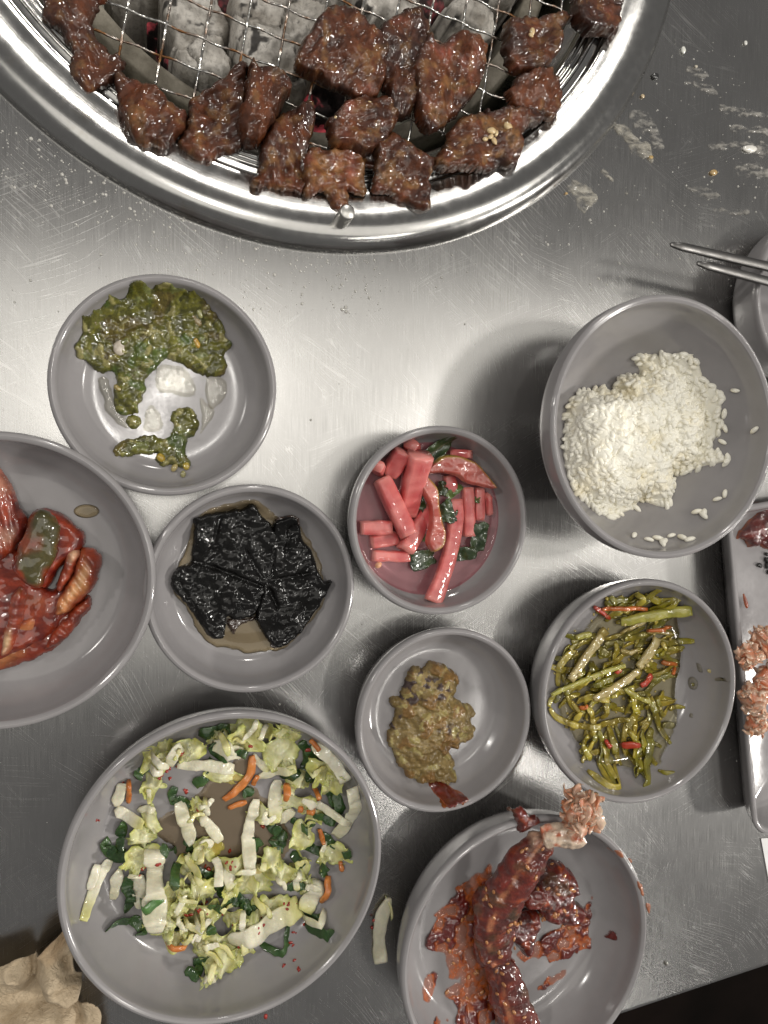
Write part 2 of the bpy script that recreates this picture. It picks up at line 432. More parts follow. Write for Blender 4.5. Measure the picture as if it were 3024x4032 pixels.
# ================================================================== GRILL
def polished(name, base, r0, r1, stain=.0, radial=True):
    m, nt, b = mat_new(name); setp(b, metal=1.0)
    v = texco(nt)
    n1 = noise(nt, v, 30, 5, .6); n2 = noise(nt, v, 220, 4, .6)
    nt.links.new(maprange(nt, mth(nt, 'ADD', mth(nt, 'MULTIPLY', n1, .6), mth(nt, 'MULTIPLY', n2, .4)), .35, .65, r0, r1), b.inputs['Roughness'])
    c = mixcol(nt, maprange(nt, n1, .35, .7, 0, 1), base, tuple(x*.8 for x in base))
    if stain: c = mixcol(nt, maprange(nt, noise(nt, texco(nt, loc=(3, 1, 0)), 55, 6, .7), .58, .72, 0, stain), c, (.28, .2, .1))
    nt.links.new(c, b.inputs['Base Color'])
    # concentric polishing lines
    tc = nd(nt, 'ShaderNodeTexCoord'); sx = nd(nt, 'ShaderNodeSeparateXYZ'); nt.links.new(tc.outputs['Object'], sx.inputs[0])
    rr = mth(nt, 'SQRT', mth(nt, 'ADD', mth(nt, 'MULTIPLY', sx.outputs[0], sx.outputs[0]), mth(nt, 'MULTIPLY', sx.outputs[1], sx.outputs[1])))
    cb = nd(nt, 'ShaderNodeCombineXYZ'); nt.links.new(mth(nt, 'MULTIPLY', rr, 1.0), cb.inputs[0])
    nn = bump(nt, noise(nt, cb.outputs[0], 2200, 3, .6), .10 if radial else .0, .0002); nn = bump(nt, n2, .05, .0004, nn)
    nt.links.new(nn, b.inputs['Normal'])
    return m
M_RING = polished('polished_steel', (.52, .515, .50), .12, .26, .25)
M_PIT = polished('greasy_steel', (.36, .36, .30), .2, .4, .5)
grill = empty('charcoal_grill', (GC[0], GC[1], 0)); tag(grill, 'round charcoal table grill with wide polished steel rim sunk in the table', 'grill')
prof = catmull([(GR, -.001), (GR, .0015), (GR-.0015, .0045), (GR-.005, .0075), (GR-.010, .0088), (GR-.016, .0082), (GR-.022, .0062), (GR-.0265, .0042), (GR-.0285, .0036)], 5)
prof = np.vstack([prof, catmull([(GR-.0287, .0033), (GR-.0292, .001), (GR-.0305, .0002), (GR-.033, .0006)], 4)])
V, F = lathe(prof, 192); link('rim', mesh_from(V, F[:, ::-1]), M_RING, grill)
g = []
r = GR-.0334
for k in range(3):                                     # stepped inner grooves
    g += [(r, .0003-k*.0016), (r-.0006, .0012-k*.0016), (r-.0016, .0011-k*.0016), (r-.0022, -.0012-k*.0016)]; r -= .0027
g += [(r, -.008), (r-.004, -.0095), (r-.006, -.012)]
V, F = lathe(np.array(g), 192); link('stepped_ring', mesh_from(V, F[:, ::-1]), M_RING, grill)
r1 = r-.006
V, F = lathe(catmull([(r1, -.0121), (r1-.001, -.03), (r1-.003, -.055), (r1-.008, -.07), (.06, -.074), (.001, -.074)], 5), 128); link('pit', mesh_from(V, F[:, ::-1]), M_PIT, grill)
m, nt, b = mat_new('fire_clay'); setp(b, rough=.85)
v = texco(nt); nt.links.new(ramp(nt, noise(nt, v, 60, 6, .65), [(.3, (.10, .085, .06)), (.5, (.21, .19, .15)), (.7, (.33, .30, .25))]), b.inputs['Base Color'])
nt.links.new(bump(nt, noise(nt, v, 350, 5, .7), .5, .001), b.inputs['Normal']); M_CLAY = m
rc = .1400
V, F = lathe(catmull([(rc, -.07), (rc+.001, -.040), (rc-.001, -.030), (rc-.004, -.0285), (rc-.010, -.029), (rc-.012, -.032), (rc-.0125, -.045), (rc-.012, -.07)], 5), 128)
link('fire_bowl', mesh_from(V, F), M_CLAY, grill)
kp = P(1345, 868, .010)-np.array([GC[0], GC[1], 0])
V, F = lathe(np.array([(.0001, .0165), (.0028, .0165), (.0034, .0160), (.0036, .0152), (.0036, .0), (.0036, -.003)]), 24)
link('peg', mesh_from(V+np.array([kp[0], kp[1], .0055]), F[:, ::-1]), polished('peg_steel', (.62, .61, .58), .3, .45, 0, False), grill)

# ---- charcoal
def coal_mat():
    m, nt, b = mat_new('ashy_charcoal'); setp(b, rough=.95, spec=.1)
    v = texco(nt, src='Generated'); vo = texco(nt, src='Object')
    n1 = noise(nt, vo, 90, 7, .65); n2 = noise(nt, vo, 45, 4, .6)
    at = nd(nt, 'ShaderNodeAttribute'); at.attribute_name = 'Col'
    c = mixcol(nt, maprange(nt, noise(nt, vo, 520, 4, .65), .50, .75, 0, .6), at.outputs[0], (.10, .09, .08))
    nt.links.new(c, b.inputs['Base Color']); nt.links.new(bump(nt, n1, .8, .002), b.inputs['Normal'])
    return m
M_COAL = coal_mat()
m, nt, b = mat_new('glowing_ember'); setp(b, rough=.9, emit=(1, .13, .16), emits=0.0)
v = texco(nt); n1 = noise(nt, v, 70, 4, .6)
nt.links.new(ramp(nt, n1, [(.35, (.01, .008, .008)), (.65, (.10, .06, .06))]), b.inputs['Base Color'])
nt.links.new(maprange(nt, n1, .5, .75, 0.0, .35), b.inputs['Emission Strength']); M_EMBER = m
def coal(pts, zt, thick, seed, label, mat=None, name='charcoal'):
    poly = FULL(pts, zt-.012)
    def cells(xy):
        q = xy+.004*np.c_[fbm(pad3(xy, seed), .012, 3, seed+21), fbm(pad3(xy, seed), .012, 3, seed+22)]
        return worley(q, .030, seed)
    def hf(xy, d):
        f1, f2, cid = cells(xy)
        return .005*fbm(pad3(xy, seed), .022, 4, seed)+.0016*fbm(pad3(xy, seed), .004, 3, seed+9)+.006*(cid-.6)-.004*np.clip(1-(f2-f1)/.05, 0, 1)
    def cf(xy, d, h):
        f1, f2, cid = cells(xy); n = fbm(pad3(xy, seed), .010, 5, seed+31, .65)
        c = mixc((.30, .275, .24), (.68, .65, .60), np.clip(.5+.75*n+.3*(cid-.5), 0, 1))
        c = mixc(c, (.025, .022, .022), np.clip(1-(f2-f1)/.035, 0, 1)*.8)
        return mixc(c, (.02, .019, .02), sstep(.52, .66, fbm(pad3(xy, seed), .007, 3, seed+33))*.9)
    o = slab_obj(name, mat or M_COAL, poly, zt-thick, thick, res=.0009, edge=.005, hfun=hf, cfun=cf, ragged=.0035, rscale=.010, seed=seed, pw=.25)
    return tag(o, label, 'charcoal', 'burning charcoal under the net')
coal([(352, -25), (470, -25), (478, 0), (490, 60), (497, 150), (470, 192), (398, 182), (352, 95)], -.022, .045, 1, 'pale ash-covered charcoal block beside the clay ring')
coal([(505, -20), (640, -25), (705, 35), (690, 120), (650, 212), (565, 212), (508, 160)], -.018, .050, 2, 'largest whitish charcoal block under the middle of the net')
coal([(655, -40), (880, -40), (905, 20), (870, 80), (790, 70), (715, 30)], -.020, .05, 3, 'ash grey charcoal block behind the big folded meat piece')
coal([(925, 45), (990, 18), (1055, 60), (1035, 115), (960, 100)], -.020, .03, 4, 'small crumbly charcoal lump with black cracks')
coal([(225, -60), (340, -60), (350, 5), (300, 30), (235, 15)], -.024, .05, 5, 'grey charcoal piece near the left strip of meat')
coal([(915, -60), (1130, -60), (1090, 25), (1010, 25), (960, 10)], -.025, .045, 6, 'long grey charcoal stick at the far side of the pit')
coal([(300, -10), (365, -20), (420, 60), (400, 130), (350, 130)], -.042, .03, 7, 'dim glowing ember in the gap beside the pale block', M_EMBER, 'ember')
coal([(440, -40), (520, -40), (530, 60), (470, 70)], -.034, .03, 8, 'red glowing ember between the two pale blocks', M_EMBER, 'ember')
coal([(820, -20), (930, -20), (950, 60), (860, 70)], -.036, .03, 9, 'pinkish glowing ember beside the crumbly lump', M_EMBER, 'ember')
coal([(500, 190), (720, 190), (740, 270), (600, 290), (480, 250)], -.050, .02, 10, 'black unlit charcoal under the front of the net', M_EMBER, 'charcoal')

# ---- wire net
ZN = .0005
m, nt, b = mat_new('net_wire'); setp(b, metal=1.0, rough=.25)
n1 = noise(nt, texco(nt, src='Object'), 55, 4, .6)
nt.links.new(mixcol(nt, maprange(nt, n1, .46, .60, 0, 1), (.66, .65, .62), (.22, .11, .05)), b.inputs['Base Color'])
nt.links.new(maprange(nt, n1, .45, .65, .18, .5), b.inputs['Roughness']); M_WIRE = m
A_ = crop(0, 0, 1.0972)
qa = A_([(450, 5), (1500, 415), (575, 0), (525, 270), (720, 105), (690, 240), (870, 160)])
da = (qa[1]-qa[0])/np.linalg.norm(qa[1]-qa[0]); db = (qa[3]-qa[2])/np.linalg.norm(qa[3]-qa[2])
na = np.array([-da[1], da[0]]); nb = np.array([-db[1], db[0]])
spa = abs((qa[5]-qa[0])@na); spb = .0168
NR = .1505
net = empty('grill_net', (GC[0], GC[1], ZN)); tag(net, 'crimped wire net laid over the charcoal grill', 'grill net')
def wires(dr, nr, ref, sp, ph):
    k0 = (ref-GC)@nr
    for k in range(-30, 31):
        off = k0+k*sp
        if abs(off) > NR*.985: continue
        hl = math.sqrt(NR*NR-off*off)
        c = nr*off
        s = np.arange(-hl, hl, .0011)
        if len(s) < 4: continue
        pts = np.c_[c[0]+dr[0]*s, c[1]+dr[1]*s, .0006*np.sin(s/.0165*2*np.pi+ph+k*np.pi)]
        # only the part of the net that the picture can see
        wy = pts[:, 1]+GC[1]
        pts = pts[wy < .345]
        if len(pts) < 4: continue
        # twisted-pair look: radius ripples
        rad = .00060+.00013*np.sin(np.arange(len(pts))*2.1)
        V, F = tube(pts, rad, 6)
        link('wire', mesh_from(V, F), M_WIRE, net)
wires(da, na, qa[0], spa, 0); wires(db, nb, qa[4], spb, 1.57)

# ================================================================== MEAT
M_MEAT = food_mat('glazed_meat', None, rough=.5, spec=.25, coat=.75, coatr=.08, nscale=600, nstr=.6, ndist=.0008, var=.38, vscale=300, big=(190, .5, .0020), cn=(165, .9, .0026), cior=1.55)
def meat(name, f, pts, z0, T, seed, label, tone=0.0, fat=0.0, fold=None, fib=0.0, char=1.0):
    T = T*.75; poly = f(pts, z0+T*.5)
    cen = poly.mean(0); fd = np.array([math.cos(fib), math.sin(fib)]); fn = np.array([-fd[1], fd[0]])
    def fibre(xy):
        q = np.c_[(xy@fd)*.35, xy@fn, np.full(len(xy), seed*.1)]; return fbm(q, .0028, 3, seed+5)
    def hf(xy, d):
        h = .0034*fbm(pad3(xy, seed), .013, 2, seed)+.0011*fibre(xy)+.0005*fbm(pad3(xy, seed), .003, 2, seed+3)
        if fold is not None:
            (fx, fy), ang, amp = fold; q = f([(fx, fy)], z0)[0]; n_ = np.array([math.cos(ang), math.sin(ang)])
            s = (xy-q)@n_; h = h+amp*np.exp(-(s/.006)**2)-amp*.6*np.exp(-((s-.009)/.004)**2)
        return h
    def cf(xy, d, h):
        n1 = fbm(pad3(xy, seed), .012, 4, seed+20); n2 = fbm(pad3(xy, seed), .004, 3, seed+30); fb = fibre(xy)
        c = mixc((.034, .009, .004), (.128, .036, .011), np.clip(.42+.55*n1+.3*fb+tone*1.3, 0, 1))
        c = mixc(c, (.30, .15, .05), np.clip((n2-.25+fat)*1.3, 0, 1)*.6)
        c = mixc(c, (.27, .07, .05), np.clip(n1*1.2-.72+.5*tone, 0, 1)*.8)
        e = np.clip(1-d/.0048, 0, 1)*np.clip(.75+1.1*fbm(pad3(xy, 3), .009, 2, seed+40), 0, 1)*char
        c = mixc(c, (.022, .009, .006), np.clip(e*.9+np.clip(n2*1.6-.95, 0, 1)*.7*char, 0, .92))
        return np.clip(c, .003, .7)
    o = slab_obj(name, M_MEAT, poly, z0, T, res=.0006, edge=.0026, hfun=hf, cfun=cf, ragged=.0014, rscale=.0035, seed=seed, pw=.45, grow=.0007)
    return tag(o, label, 'meat', 'grilled meat pieces on the net')
ZM = ZN+.0014
A1 = crop(0, 0, 1.0972)
meat('meat_piece', A1, [(225, -40), (190, 65), (215, 100), (262, 130), (305, 200), (318, 240), (305, 285), (312, 350), (370, 392), (415, 385), (482, 345), (525, 285), (518, 255), (440, 190), (392, 130), (402, 60), (440, -40)], ZM, .006, 1, 'long narrow strip of grilled meat lying along the left edge of the net', .1, fib=2.0)
meat('meat_piece', A1, [(500, 312), (515, 400), (525, 480), (545, 535), (600, 628), (700, 632), (742, 610), (802, 545), (802, 485), (740, 450), (690, 405), (640, 365), (560, 335)], ZM+.001, .009, 2, 'triangular folded meat piece with a charred tip beside the long strip', .15, fold=((640, 470), 2.4, .002), fib=1.0)
meat('meat_piece', A1, [(815, 470), (850, 420), (930, 370), (1000, 320), (1040, 268), (1072, 310), (1055, 400), (1045, 520), (1040, 590), (1052, 628), (1000, 655), (930, 665), (870, 688), (800, 655), (768, 620), (800, 570)], ZM, .007, 3, 'broad caramelised meat piece next to the upright folded roll', .1, .1, fib=.6)
meat('meat_piece', A1, [(1078, 310), (1112, 293), (1180, 315), (1238, 350), (1232, 420), (1200, 480), (1155, 560), (1112, 612), (1062, 628), (1038, 590), (1036, 540), (1050, 440)], ZM+.002, .012, 4, 'upright folded roll of meat with a pink inner edge', .22, fold=((1090, 480), 3.3, .002), fib=1.25)
meat('meat_piece', A1, [(1190, 515), (1260, 470), (1345, 443), (1352, 560), (1335, 640), (1312, 822), (1240, 818), (1150, 803), (1083, 797), (1118, 740), (1130, 640), (1168, 560)], ZM+.0025, .007, 5, 'rectangular glazed meat slice hanging over the inner ring', .0, .22, fib=1.5)
meat('meat_piece', A1, [(1328, 648), (1430, 655), (1555, 655), (1582, 780), (1572, 832), (1492, 815), (1502, 870), (1497, 918), (1440, 892), (1413, 838), (1380, 822), (1325, 842), (1318, 740)], ZM+.0035, .006, 6, 'pale fatty meat scrap with a pointed tail above the peg', .3, .5, fib=.3, char=.6)
meat('meat_piece', FULL, [(640, 128), (668, 75), (700, 28), (745, 10), (790, 42), (828, 78), (830, 150), (806, 208), (750, 202), (690, 168), (650, 148)], ZM+.003, .010, 7, 'large thick glazed meat piece in the middle of the net', .12, .12, fold=((740, 110), .8, .002), fib=.9)
meat('meat_piece', FULL, [(818, 62), (880, 22), (918, 45), (928, 95), (902, 140), (908, 200), (880, 250), (848, 254), (832, 190), (824, 120)], ZM+.001, .008, 8, 'dark crusty meat strip between the large piece and the ridged piece', -.18, fib=1.4)
meat('meat_piece', FULL, [(894, 150), (908, 105), (928, 72), (945, 98), (962, 92), (985, 72), (1042, 90), (1042, 160), (1012, 215), (960, 268), (920, 282), (902, 232)], ZM+.003, .010, 9, 'ridged meat piece with a translucent fatty middle and frilled top', .15, .15, fold=((968, 160), .15, -.0025), fib=1.5)
meat('meat_piece', FULL, [(712, 262), (748, 222), (800, 208), (842, 214), (854, 262), (832, 302), (790, 332), (748, 322), (714, 302)], ZM+.003, .010, 10, 'round red-brown meat lump below the large piece', .1, .05, fib=.2)
meat('meat_piece', FULL, [(762, 320), (800, 312), (822, 320), (822, 352), (795, 362), (770, 352)], ZM+.001, .005, 11, 'small burnt meat scrap under the round lump', -.3, 0, fib=.2)
meat('meat_piece', FULL, [(808, 312), (850, 294), (900, 328), (932, 355), (922, 395), (926, 452), (880, 440), (840, 412), (806, 406), (816, 360)], ZM+.003, .008, 12, 'square meat piece with a charred corner overhanging the rim', .08, .25, fib=.8)
meat('meat_piece', FULL, [(933, 357), (960, 310), (985, 268), (1040, 246), (1090, 234), (1166, 244), (1162, 266), (1130, 280), (1120, 330), (1110, 356), (1072, 360), (1050, 371), (1000, 366), (940, 364)], ZM+.003, .008, 13, 'long meat slice dotted with garlic bits reaching the rim', .1, .3, fold=((1040, 300), 1.3, .0015), fib=.5)
meat('meat_piece', FULL, [(1100, 192), (1130, 160), (1180, 148), (1212, 186), (1207, 236), (1182, 256), (1130, 236), (1106, 222)], ZM+.002, .009, 14, 'small reddish meat lump touching the long slice', .28, .0, fib=.9)
meat('meat_piece', FULL, [(1090, 95), (1094, 50), (1150, 38), (1238, 33), (1207, 62), (1208, 100), (1190, 130), (1170, 152), (1120, 157), (1096, 132)], ZM+.001, .009, 15, 'curled meat piece with a thin tail near the small reddish lump', .05, .1, fib=.3)
meat('meat_piece', FULL, [(1240, 10), (1252, -30), (1340, -30), (1338, 50), (1302, 72), (1260, 62), (1240, 40)], ZM+.002, .009, 16, 'dark round meat piece sitting on the inner ring', -.12, .0, fib=.3)
# garlic bits stuck on the meat
M_GARLIC = food_mat('garlic', (.62, .46, .24), rough=.35, coat=.6, nscale=500, var=.15)
for i, (x, y, s) in enumerate([(1062, 282, 1.9), (1072, 288, 1.4), (1098, 274, 2.2), (1060, 295, 1.3), (1068, 305, 1.5), (1048, 300, 1.2), (1150, 68, 1.6), (1147, 76, 1.2), (725, 255, 1.2), (800, 225, 1.4)]):
    p = P(x/.5486, y/.5486, ZM+.0105)
    V = ICO2[0]*np.array([1.25, .85, .6])*s*.001; V = V*(1+.18*fbm(V+i, .001, 2, i)[:, None])@rotm(0, 0, i*1.3).T
    tag(link('garlic_bit', mesh_from(V, ICO2[1]), M_GARLIC, None, p), 'tiny pale garlic bit stuck on the grilled meat', 'garlic', 'garlic bits on the meat')

# ================================================================== DISHES
def melamine():
    m, nt, b = mat_new('grey_melamine'); setp(b, spec=.5)
    v = texco(nt)
    n1 = noise(nt, v, 40, 4, .6); n2 = noise(nt, v, 700, 4, .6)
    nt.links.new(mixcol(nt, maprange(nt, n1, .3, .7, 0, 1), (.262, .251, .254), (.296, .284, .287)), b.inputs['Base Color'])
    nt.links.new(maprange(nt, mth(nt, 'ADD', mth(nt, 'MULTIPLY', n1, .7), mth(nt, 'MULTIPLY', n2, .3)), .35, .65, .04, .24), b.inputs['Roughness'])
    nt.links.new(bump(nt, n2, .03, .0002), b.inputs['Normal'])
    return m
M_DISH = melamine()
class Dish:
    """dish of lip radius R and height h; floor at height t"""
    def __init__(s, c, R, h, t=.0042, fl=.70):
        s.c = np.array(c[:2]); s.R, s.h, s.t = R, h, t
        inn = [(0.0001, t), (.45*R, t), (fl*R, t+.0003), ((fl+.10)*R, t+.0028), ((fl+.175)*R, t+.36*(h-t)), (R-.0042, .72*h), (R-.0036, h-.0022), (R-.0030, h-.0008), (R-.0018, h)]
        s.inn = catmull(inn, 6)
        out = [(R-.0018, h), (R-.0006, h-.0007), (R, h-.0022), (R-.0002, h-.005), (R-.0022, .52*h), (R*.90, .24*h), (R*.80, .07*h), (R*.72, .0012), (R*.70, .0001), (R*.66, .0001), (R*.645, .0012), (.0001, .0013)]
        s.prof = np.vstack([s.inn, catmull(out, 5)[1:]])
    def z(s, xy):
        r = np.hypot(xy[:, 0]-s.c[0], xy[:, 1]-s.c[1])
        return np.interp(r, s.inn[:, 0], s.inn[:, 1])
    def build(s, label, name='side_dish', cat='dish', group='grey melamine dishes'):
        V, F = lathe(s.prof, 160)
        o = link(name, mesh_from(V, F), M_DISH, None, (s.c[0], s.c[1], .0002)); return tag(o, label, cat, group)
def lipdish(px, py, wid, h, **k):
    """centre pixel of the lip circle and its plane radius in camera-height units"""
    p = P(px, py, h); return Dish(p, wid*(H-h)+.0018, h, **k)
D_GREEN = lipdish(656, 1517, .1376, .022); D_GREEN.build('shallow grey dish with a wet green relish smeared in it')
D_BLACK = lipdish(997, 2321, .1367, .023); D_BLACK.build('shallow grey dish holding black leaves in soy')
D_PICK = lipdish(1741, 2051, .1325, .029, t=.0045); D_PICK.build('small deep grey dish of pink radish water pickle')
D_PASTE = lipdish(1762, 2840, .1324, .024); D_PASTE.build('small grey dish with an olive bean paste mound')
D_PEP = lipdish(2534, 2726, .1765, .031, t=.0045); D_PEP.build('deep grey dish filled with pickled green chili strips')
D_CAB = lipdish(902, 3425, .2120, .031, t=.0048, fl=.72); D_CAB.build('large grey dish of shredded cabbage salad')
D_KIM = lipdish(-6, 2292, .1800, .030, t=.0048, fl=.72); D_KIM.build('large grey dish of red cabbage kimchi')
D_CRAB = lipdish(2092, 3748, .2060, .031, t=.0048, fl=.72); D_CRAB.build('large grey dish with a sauce-covered crab leg')
D_SIDE = Dish(P(3275, 1180, .03), .050, .030); D_SIDE.build('grey dish with two steel chopsticks resting on its rim')
def hit(dish, px, py, dz=0.0):
    """where the sight line through a pixel meets the inside of a dish (dz above it)"""
    zs = np.linspace(dish.h, dish.t, 160); q = np.array([P(px, py, z)[:2] for z in zs]); s = dish.z(q)+dz
    r = np.hypot(*(q-dish.c).T); ok = (s >= zs-1e-5) & (r < dish.R-.002)
    if ok.any(): return q[int(np.argmax(ok))]
    v_ = q[0]-dish.c; return dish.c+v_/np.linalg.norm(v_)*min(np.linalg.norm(v_), dish.R-.003)
def dcrop(dish, ox, oy, s, dz=0.0):
    def f(pts, z=0.0):
        return np.array([hit(dish, ox+x/s, oy+y/s, dz) for x, y in pts])
    return f
class Bowl(Dish):
    def __init__(s, c, R, h):
        s.c = np.array(c[:2]); s.R, s.h, s.t = R, h, .0075
        s.inn = catmull([(0.0001, .0075), (.30*R, .0078), (.50*R, .0105), (.68*R, .019), (.83*R, .034), (R-.0045, h-.012), (R-.0036, h-.0022), (R-.0028, h-.0006), (R-.0017, h)], 6)
        out = [(R-.0017, h), (R-.0005, h-.0008), (R, h-.0026), (R-.0008, h-.012), (R*.90, .036), (R*.76, .019), (R*.60, .008), (R*.55, .0055), (R*.545, .0005), (R*.52, .0001), (R*.50, .0005), (R*.49, .003), (.0001, .003)]
        s.prof = np.vstack([s.inn, catmull(out, 5)[1:]])
D_RICE = Bowl(P(2634, 1684, .057), .2040*(H-.057)+.0017, .057)
D_RICE.build('deep grey bowl of leftover white rice', 'rice_bowl', 'bowl')

# ---- height map used to pile strips and leaves on each other
class Pile:
    def __init__(s, dish, res=.0007):
        s.d = dish; s.res = res; s.n = int(2*dish.R/res)+4; s.o = dish.c-dish.R-res*2
        g = s.o[0]+np.arange(s.n)*res; k = s.o[1]+np.arange(s.n)*res
        X, Y = np.meshgrid(g, k, indexing='ij'); s.H = dish.z(np.c_[X.ravel(), Y.ravel()]).reshape(s.n, s.n)
    def ij(s, xy):
        q = np.clip(np.round((xy-s.o)/s.res).astype(int), 0, s.n-1); return q[:, 0], q[:, 1]
    def get(s, xy): return s.H[s.ij(xy)]
    def put(s, xy, z): np.maximum.at(s.H, s.ij(xy), z)
    def rest(s, path, hw, ht, cap, stiff=10):
        """heights at which a strip of half-width hw and half-thickness ht comes to lie"""
        t = np.gradient(path, axis=0); t /= np.linalg.norm(t, axis=1)[:, None]+1e-12; nn = np.c_[-t[:, 1], t[:, 0]]
        hw = np.broadcast_to(hw, len(path))
        z = np.max([s.get(path+nn*(k*hw)[:, None]) for k in (-.8, -.4, 0, .4, .8)], axis=0)
        z = np.minimum(z, cap)
        for _ in range(stiff):
            m = z.copy(); m[1:-1] = (z[:-2]+z[2:])/2; z = np.maximum(z, m*.5+z*.5)
        z = z+ht
        for k in np.linspace(-1, 1, 9): s.put(path+nn*(k*hw)[:, None], z+ht*.7)
        return z
def dense(pts, step=.0012):
    c = catmull(pts, 8) if len(pts) > 2 else np.linspace(pts[0], pts[1], 12)
    L = np.r_[0, np.cumsum(np.linalg.norm(np.diff(c, axis=0), axis=1))]; n = max(8, int(L[-1]/step))
    s = np.linspace(0, L[-1], n); return np.c_[np.interp(s, L, c[:, 0]), np.interp(s, L, c[:, 1])]
def strip(name, pile, pts, w, t, mat, cfun=None, cap=.03, taper=(.6, .6), box=False, seed=0, twist=0.0, wav=.0, parent=None, stiff=10, segs=8, zoff=0.0, rigid=False, rough=None, zmin=0.0):
    """a cut strip lying on the pile; pts world xy, w and t full width and thickness"""
    path = dense(pts); n = len(path); s = np.linspace(0, 1, n)
    tp = np.minimum(1, np.minimum(taper[0]+(1-taper[0])*np.clip(s/.18, 0, 1)**.6, taper[1]+(1-taper[1])*np.clip((1-s)/.18, 0, 1)**.6))
    wob = 1+.14*fbm(np.c_[s*3, np.full(n, seed*1.7), np.zeros(n)], 1, 2, seed)
    hw = w/2*tp*wob
    z = pile.rest(path, hw, t/2, cap, stiff)+zoff
    if rigid:
        A_2 = np.c_[s, np.ones(n)]; ab = np.linalg.lstsq(A_2, z, rcond=None)[0]; ln = A_2@ab; z = ln+max(0, np.max(z-ln))*.35
    z = np.maximum(z, zmin)
    if wav: z = z+np.abs(wav*fbm(np.c_[s*6, np.full(n, seed*.7), np.zeros(n)], 1, 2, seed+3))
    P3 = np.c_[path, z]; V, F = tube(P3, np.c_[hw, t/2*np.sqrt(tp)], segs, box if isinstance(box, str) else ('box' if box else None), twist=twist)
    am = (.09*min(w, t*2)) if rough is None else rough*w
    V = V+am*np.c_[fbm(V, w*.6, 2, seed+7), fbm(V, w*.6, 2, seed+8), .6*fbm(V, w*.6, 2, seed+9)]
    cols = None
    if cfun is not None:
        lat = np.tile(np.cos(np.linspace(0, 2*np.pi, segs, endpoint=False)), n); cols = cfun(V, np.repeat(s, segs), lat, seed)
    o = link(name, mesh_from(V, F, True, name, cols), mat, parent)
    return recenter(o) if parent is None else o
def leafpatch(name, pile, c, lx, ly, ang, mat, cfun=None, curl=.002, frill=.0012, tilt=(0, 0), thick=.0005, cap=.03, seed=0, rings=9, segs=40, ragged=.22, cup=0.0, lift=.0, zmin=0.0):
    """a torn crumpled leaf piece lx by ly lying on the pile"""
    th = np.linspace(0, 2*np.pi, segs, endpoint=False)
    ro = 1+ragged*fbm(np.c_[np.cos(th)*2, np.sin(th)*2, np.full(segs, seed*.9)], 1, 3, seed)
    sq = 1/np.maximum(np.abs(np.cos(th)), np.abs(np.sin(th)))**.55
    X = [np.zeros((1, 2))]; S = [np.zeros(1)]
    for k in range(1, rings+1):
        r = k/rings; X.append(np.c_[np.cos(th)*lx/2, np.sin(th)*ly/2]*(ro*sq*r*.88)[:, None]); S.append(np.full(segs, r))
    X = np.vstack(X); S = np.concatenate(S)
    zz = curl*fbm(pad3(X, seed), max(lx, ly)*.45, 2, seed+2)+frill*S**2*fbm(pad3(X, seed), .0035, 2, seed+4)+cup*S**2+tilt[0]*X[:, 0]+tilt[1]*X[:, 1]
    ca, sa = math.cos(ang), math.sin(ang); W = X@np.array([[ca, sa], [-sa, ca]])+np.asarray(c)
    base = np.minimum(pile.get(W), cap)
    z = zz-zz.min()
    lvl = np.percentile(base-z, 80)
    z = np.maximum(z+max(lvl, zmin), base)+thick+lift
    pile.put(W, z)
    top = np.c_[W, z]; bot = np.c_[W, z-thick]; n = len(W); F = []
    for k in range(segs): F.append((0, 1+k, 1+(k+1) % segs))
    for r in range(rings-1):
        a = 1+r*segs; b_ = a+segs
        for k in range(segs): F.append((a+k, b_+k, b_+(k+1) % segs, a+(k+1) % segs))
    F = F+[tuple(i+n for i in f[::-1]) for f in F]
    a = 1+(rings-1)*segs
    for k in range(segs): F.append((a+k, a+k+n, a+(k+1) % segs+n, a+(k+1) % segs))
    cols = None
    if cfun is not None: cc = cfun(np.c_[W, z], S, X[:, 0]/(lx/2), seed); cols = np.vstack([cc, cc])
    o = link(name, mesh_from(np.vstack([top, bot]), F, True, name, cols), mat); return recenter(o)
def disc_liquid(name, dish, zl, mat, label, cat, poly=None, edge=None):
    """liquid lying in a dish up to level zl, or a puddle with an outline"""
    r = np.interp(zl, dish.inn[:, 1], dish.inn[:, 0]) if poly is None else None
    if poly is None:
        th = np.linspace(0, 2*np.pi, 96, endpoint=False)
        rings = [(.0001, 0), (r*.5, 0), (r*.9, 0), (r-.0012, .0), (r-.0004, .00025), (r+.0002, .0007)]
        V, F = lathe(rings, 96); V = V+np.array([dish.c[0], dish.c[1], zl])
        o = link(name, mesh_from(V, F), mat)
    else:
        V, F, _ = slab(poly, lambda q: dish.z(q)-.0002, zl+.0002, res=.0007, edge=.0014, ragged=.0008, rscale=.005, seed=3, open_=True)
        o = link(name, mesh_from(V, F), mat)
    return tag(recenter(o), label, cat)

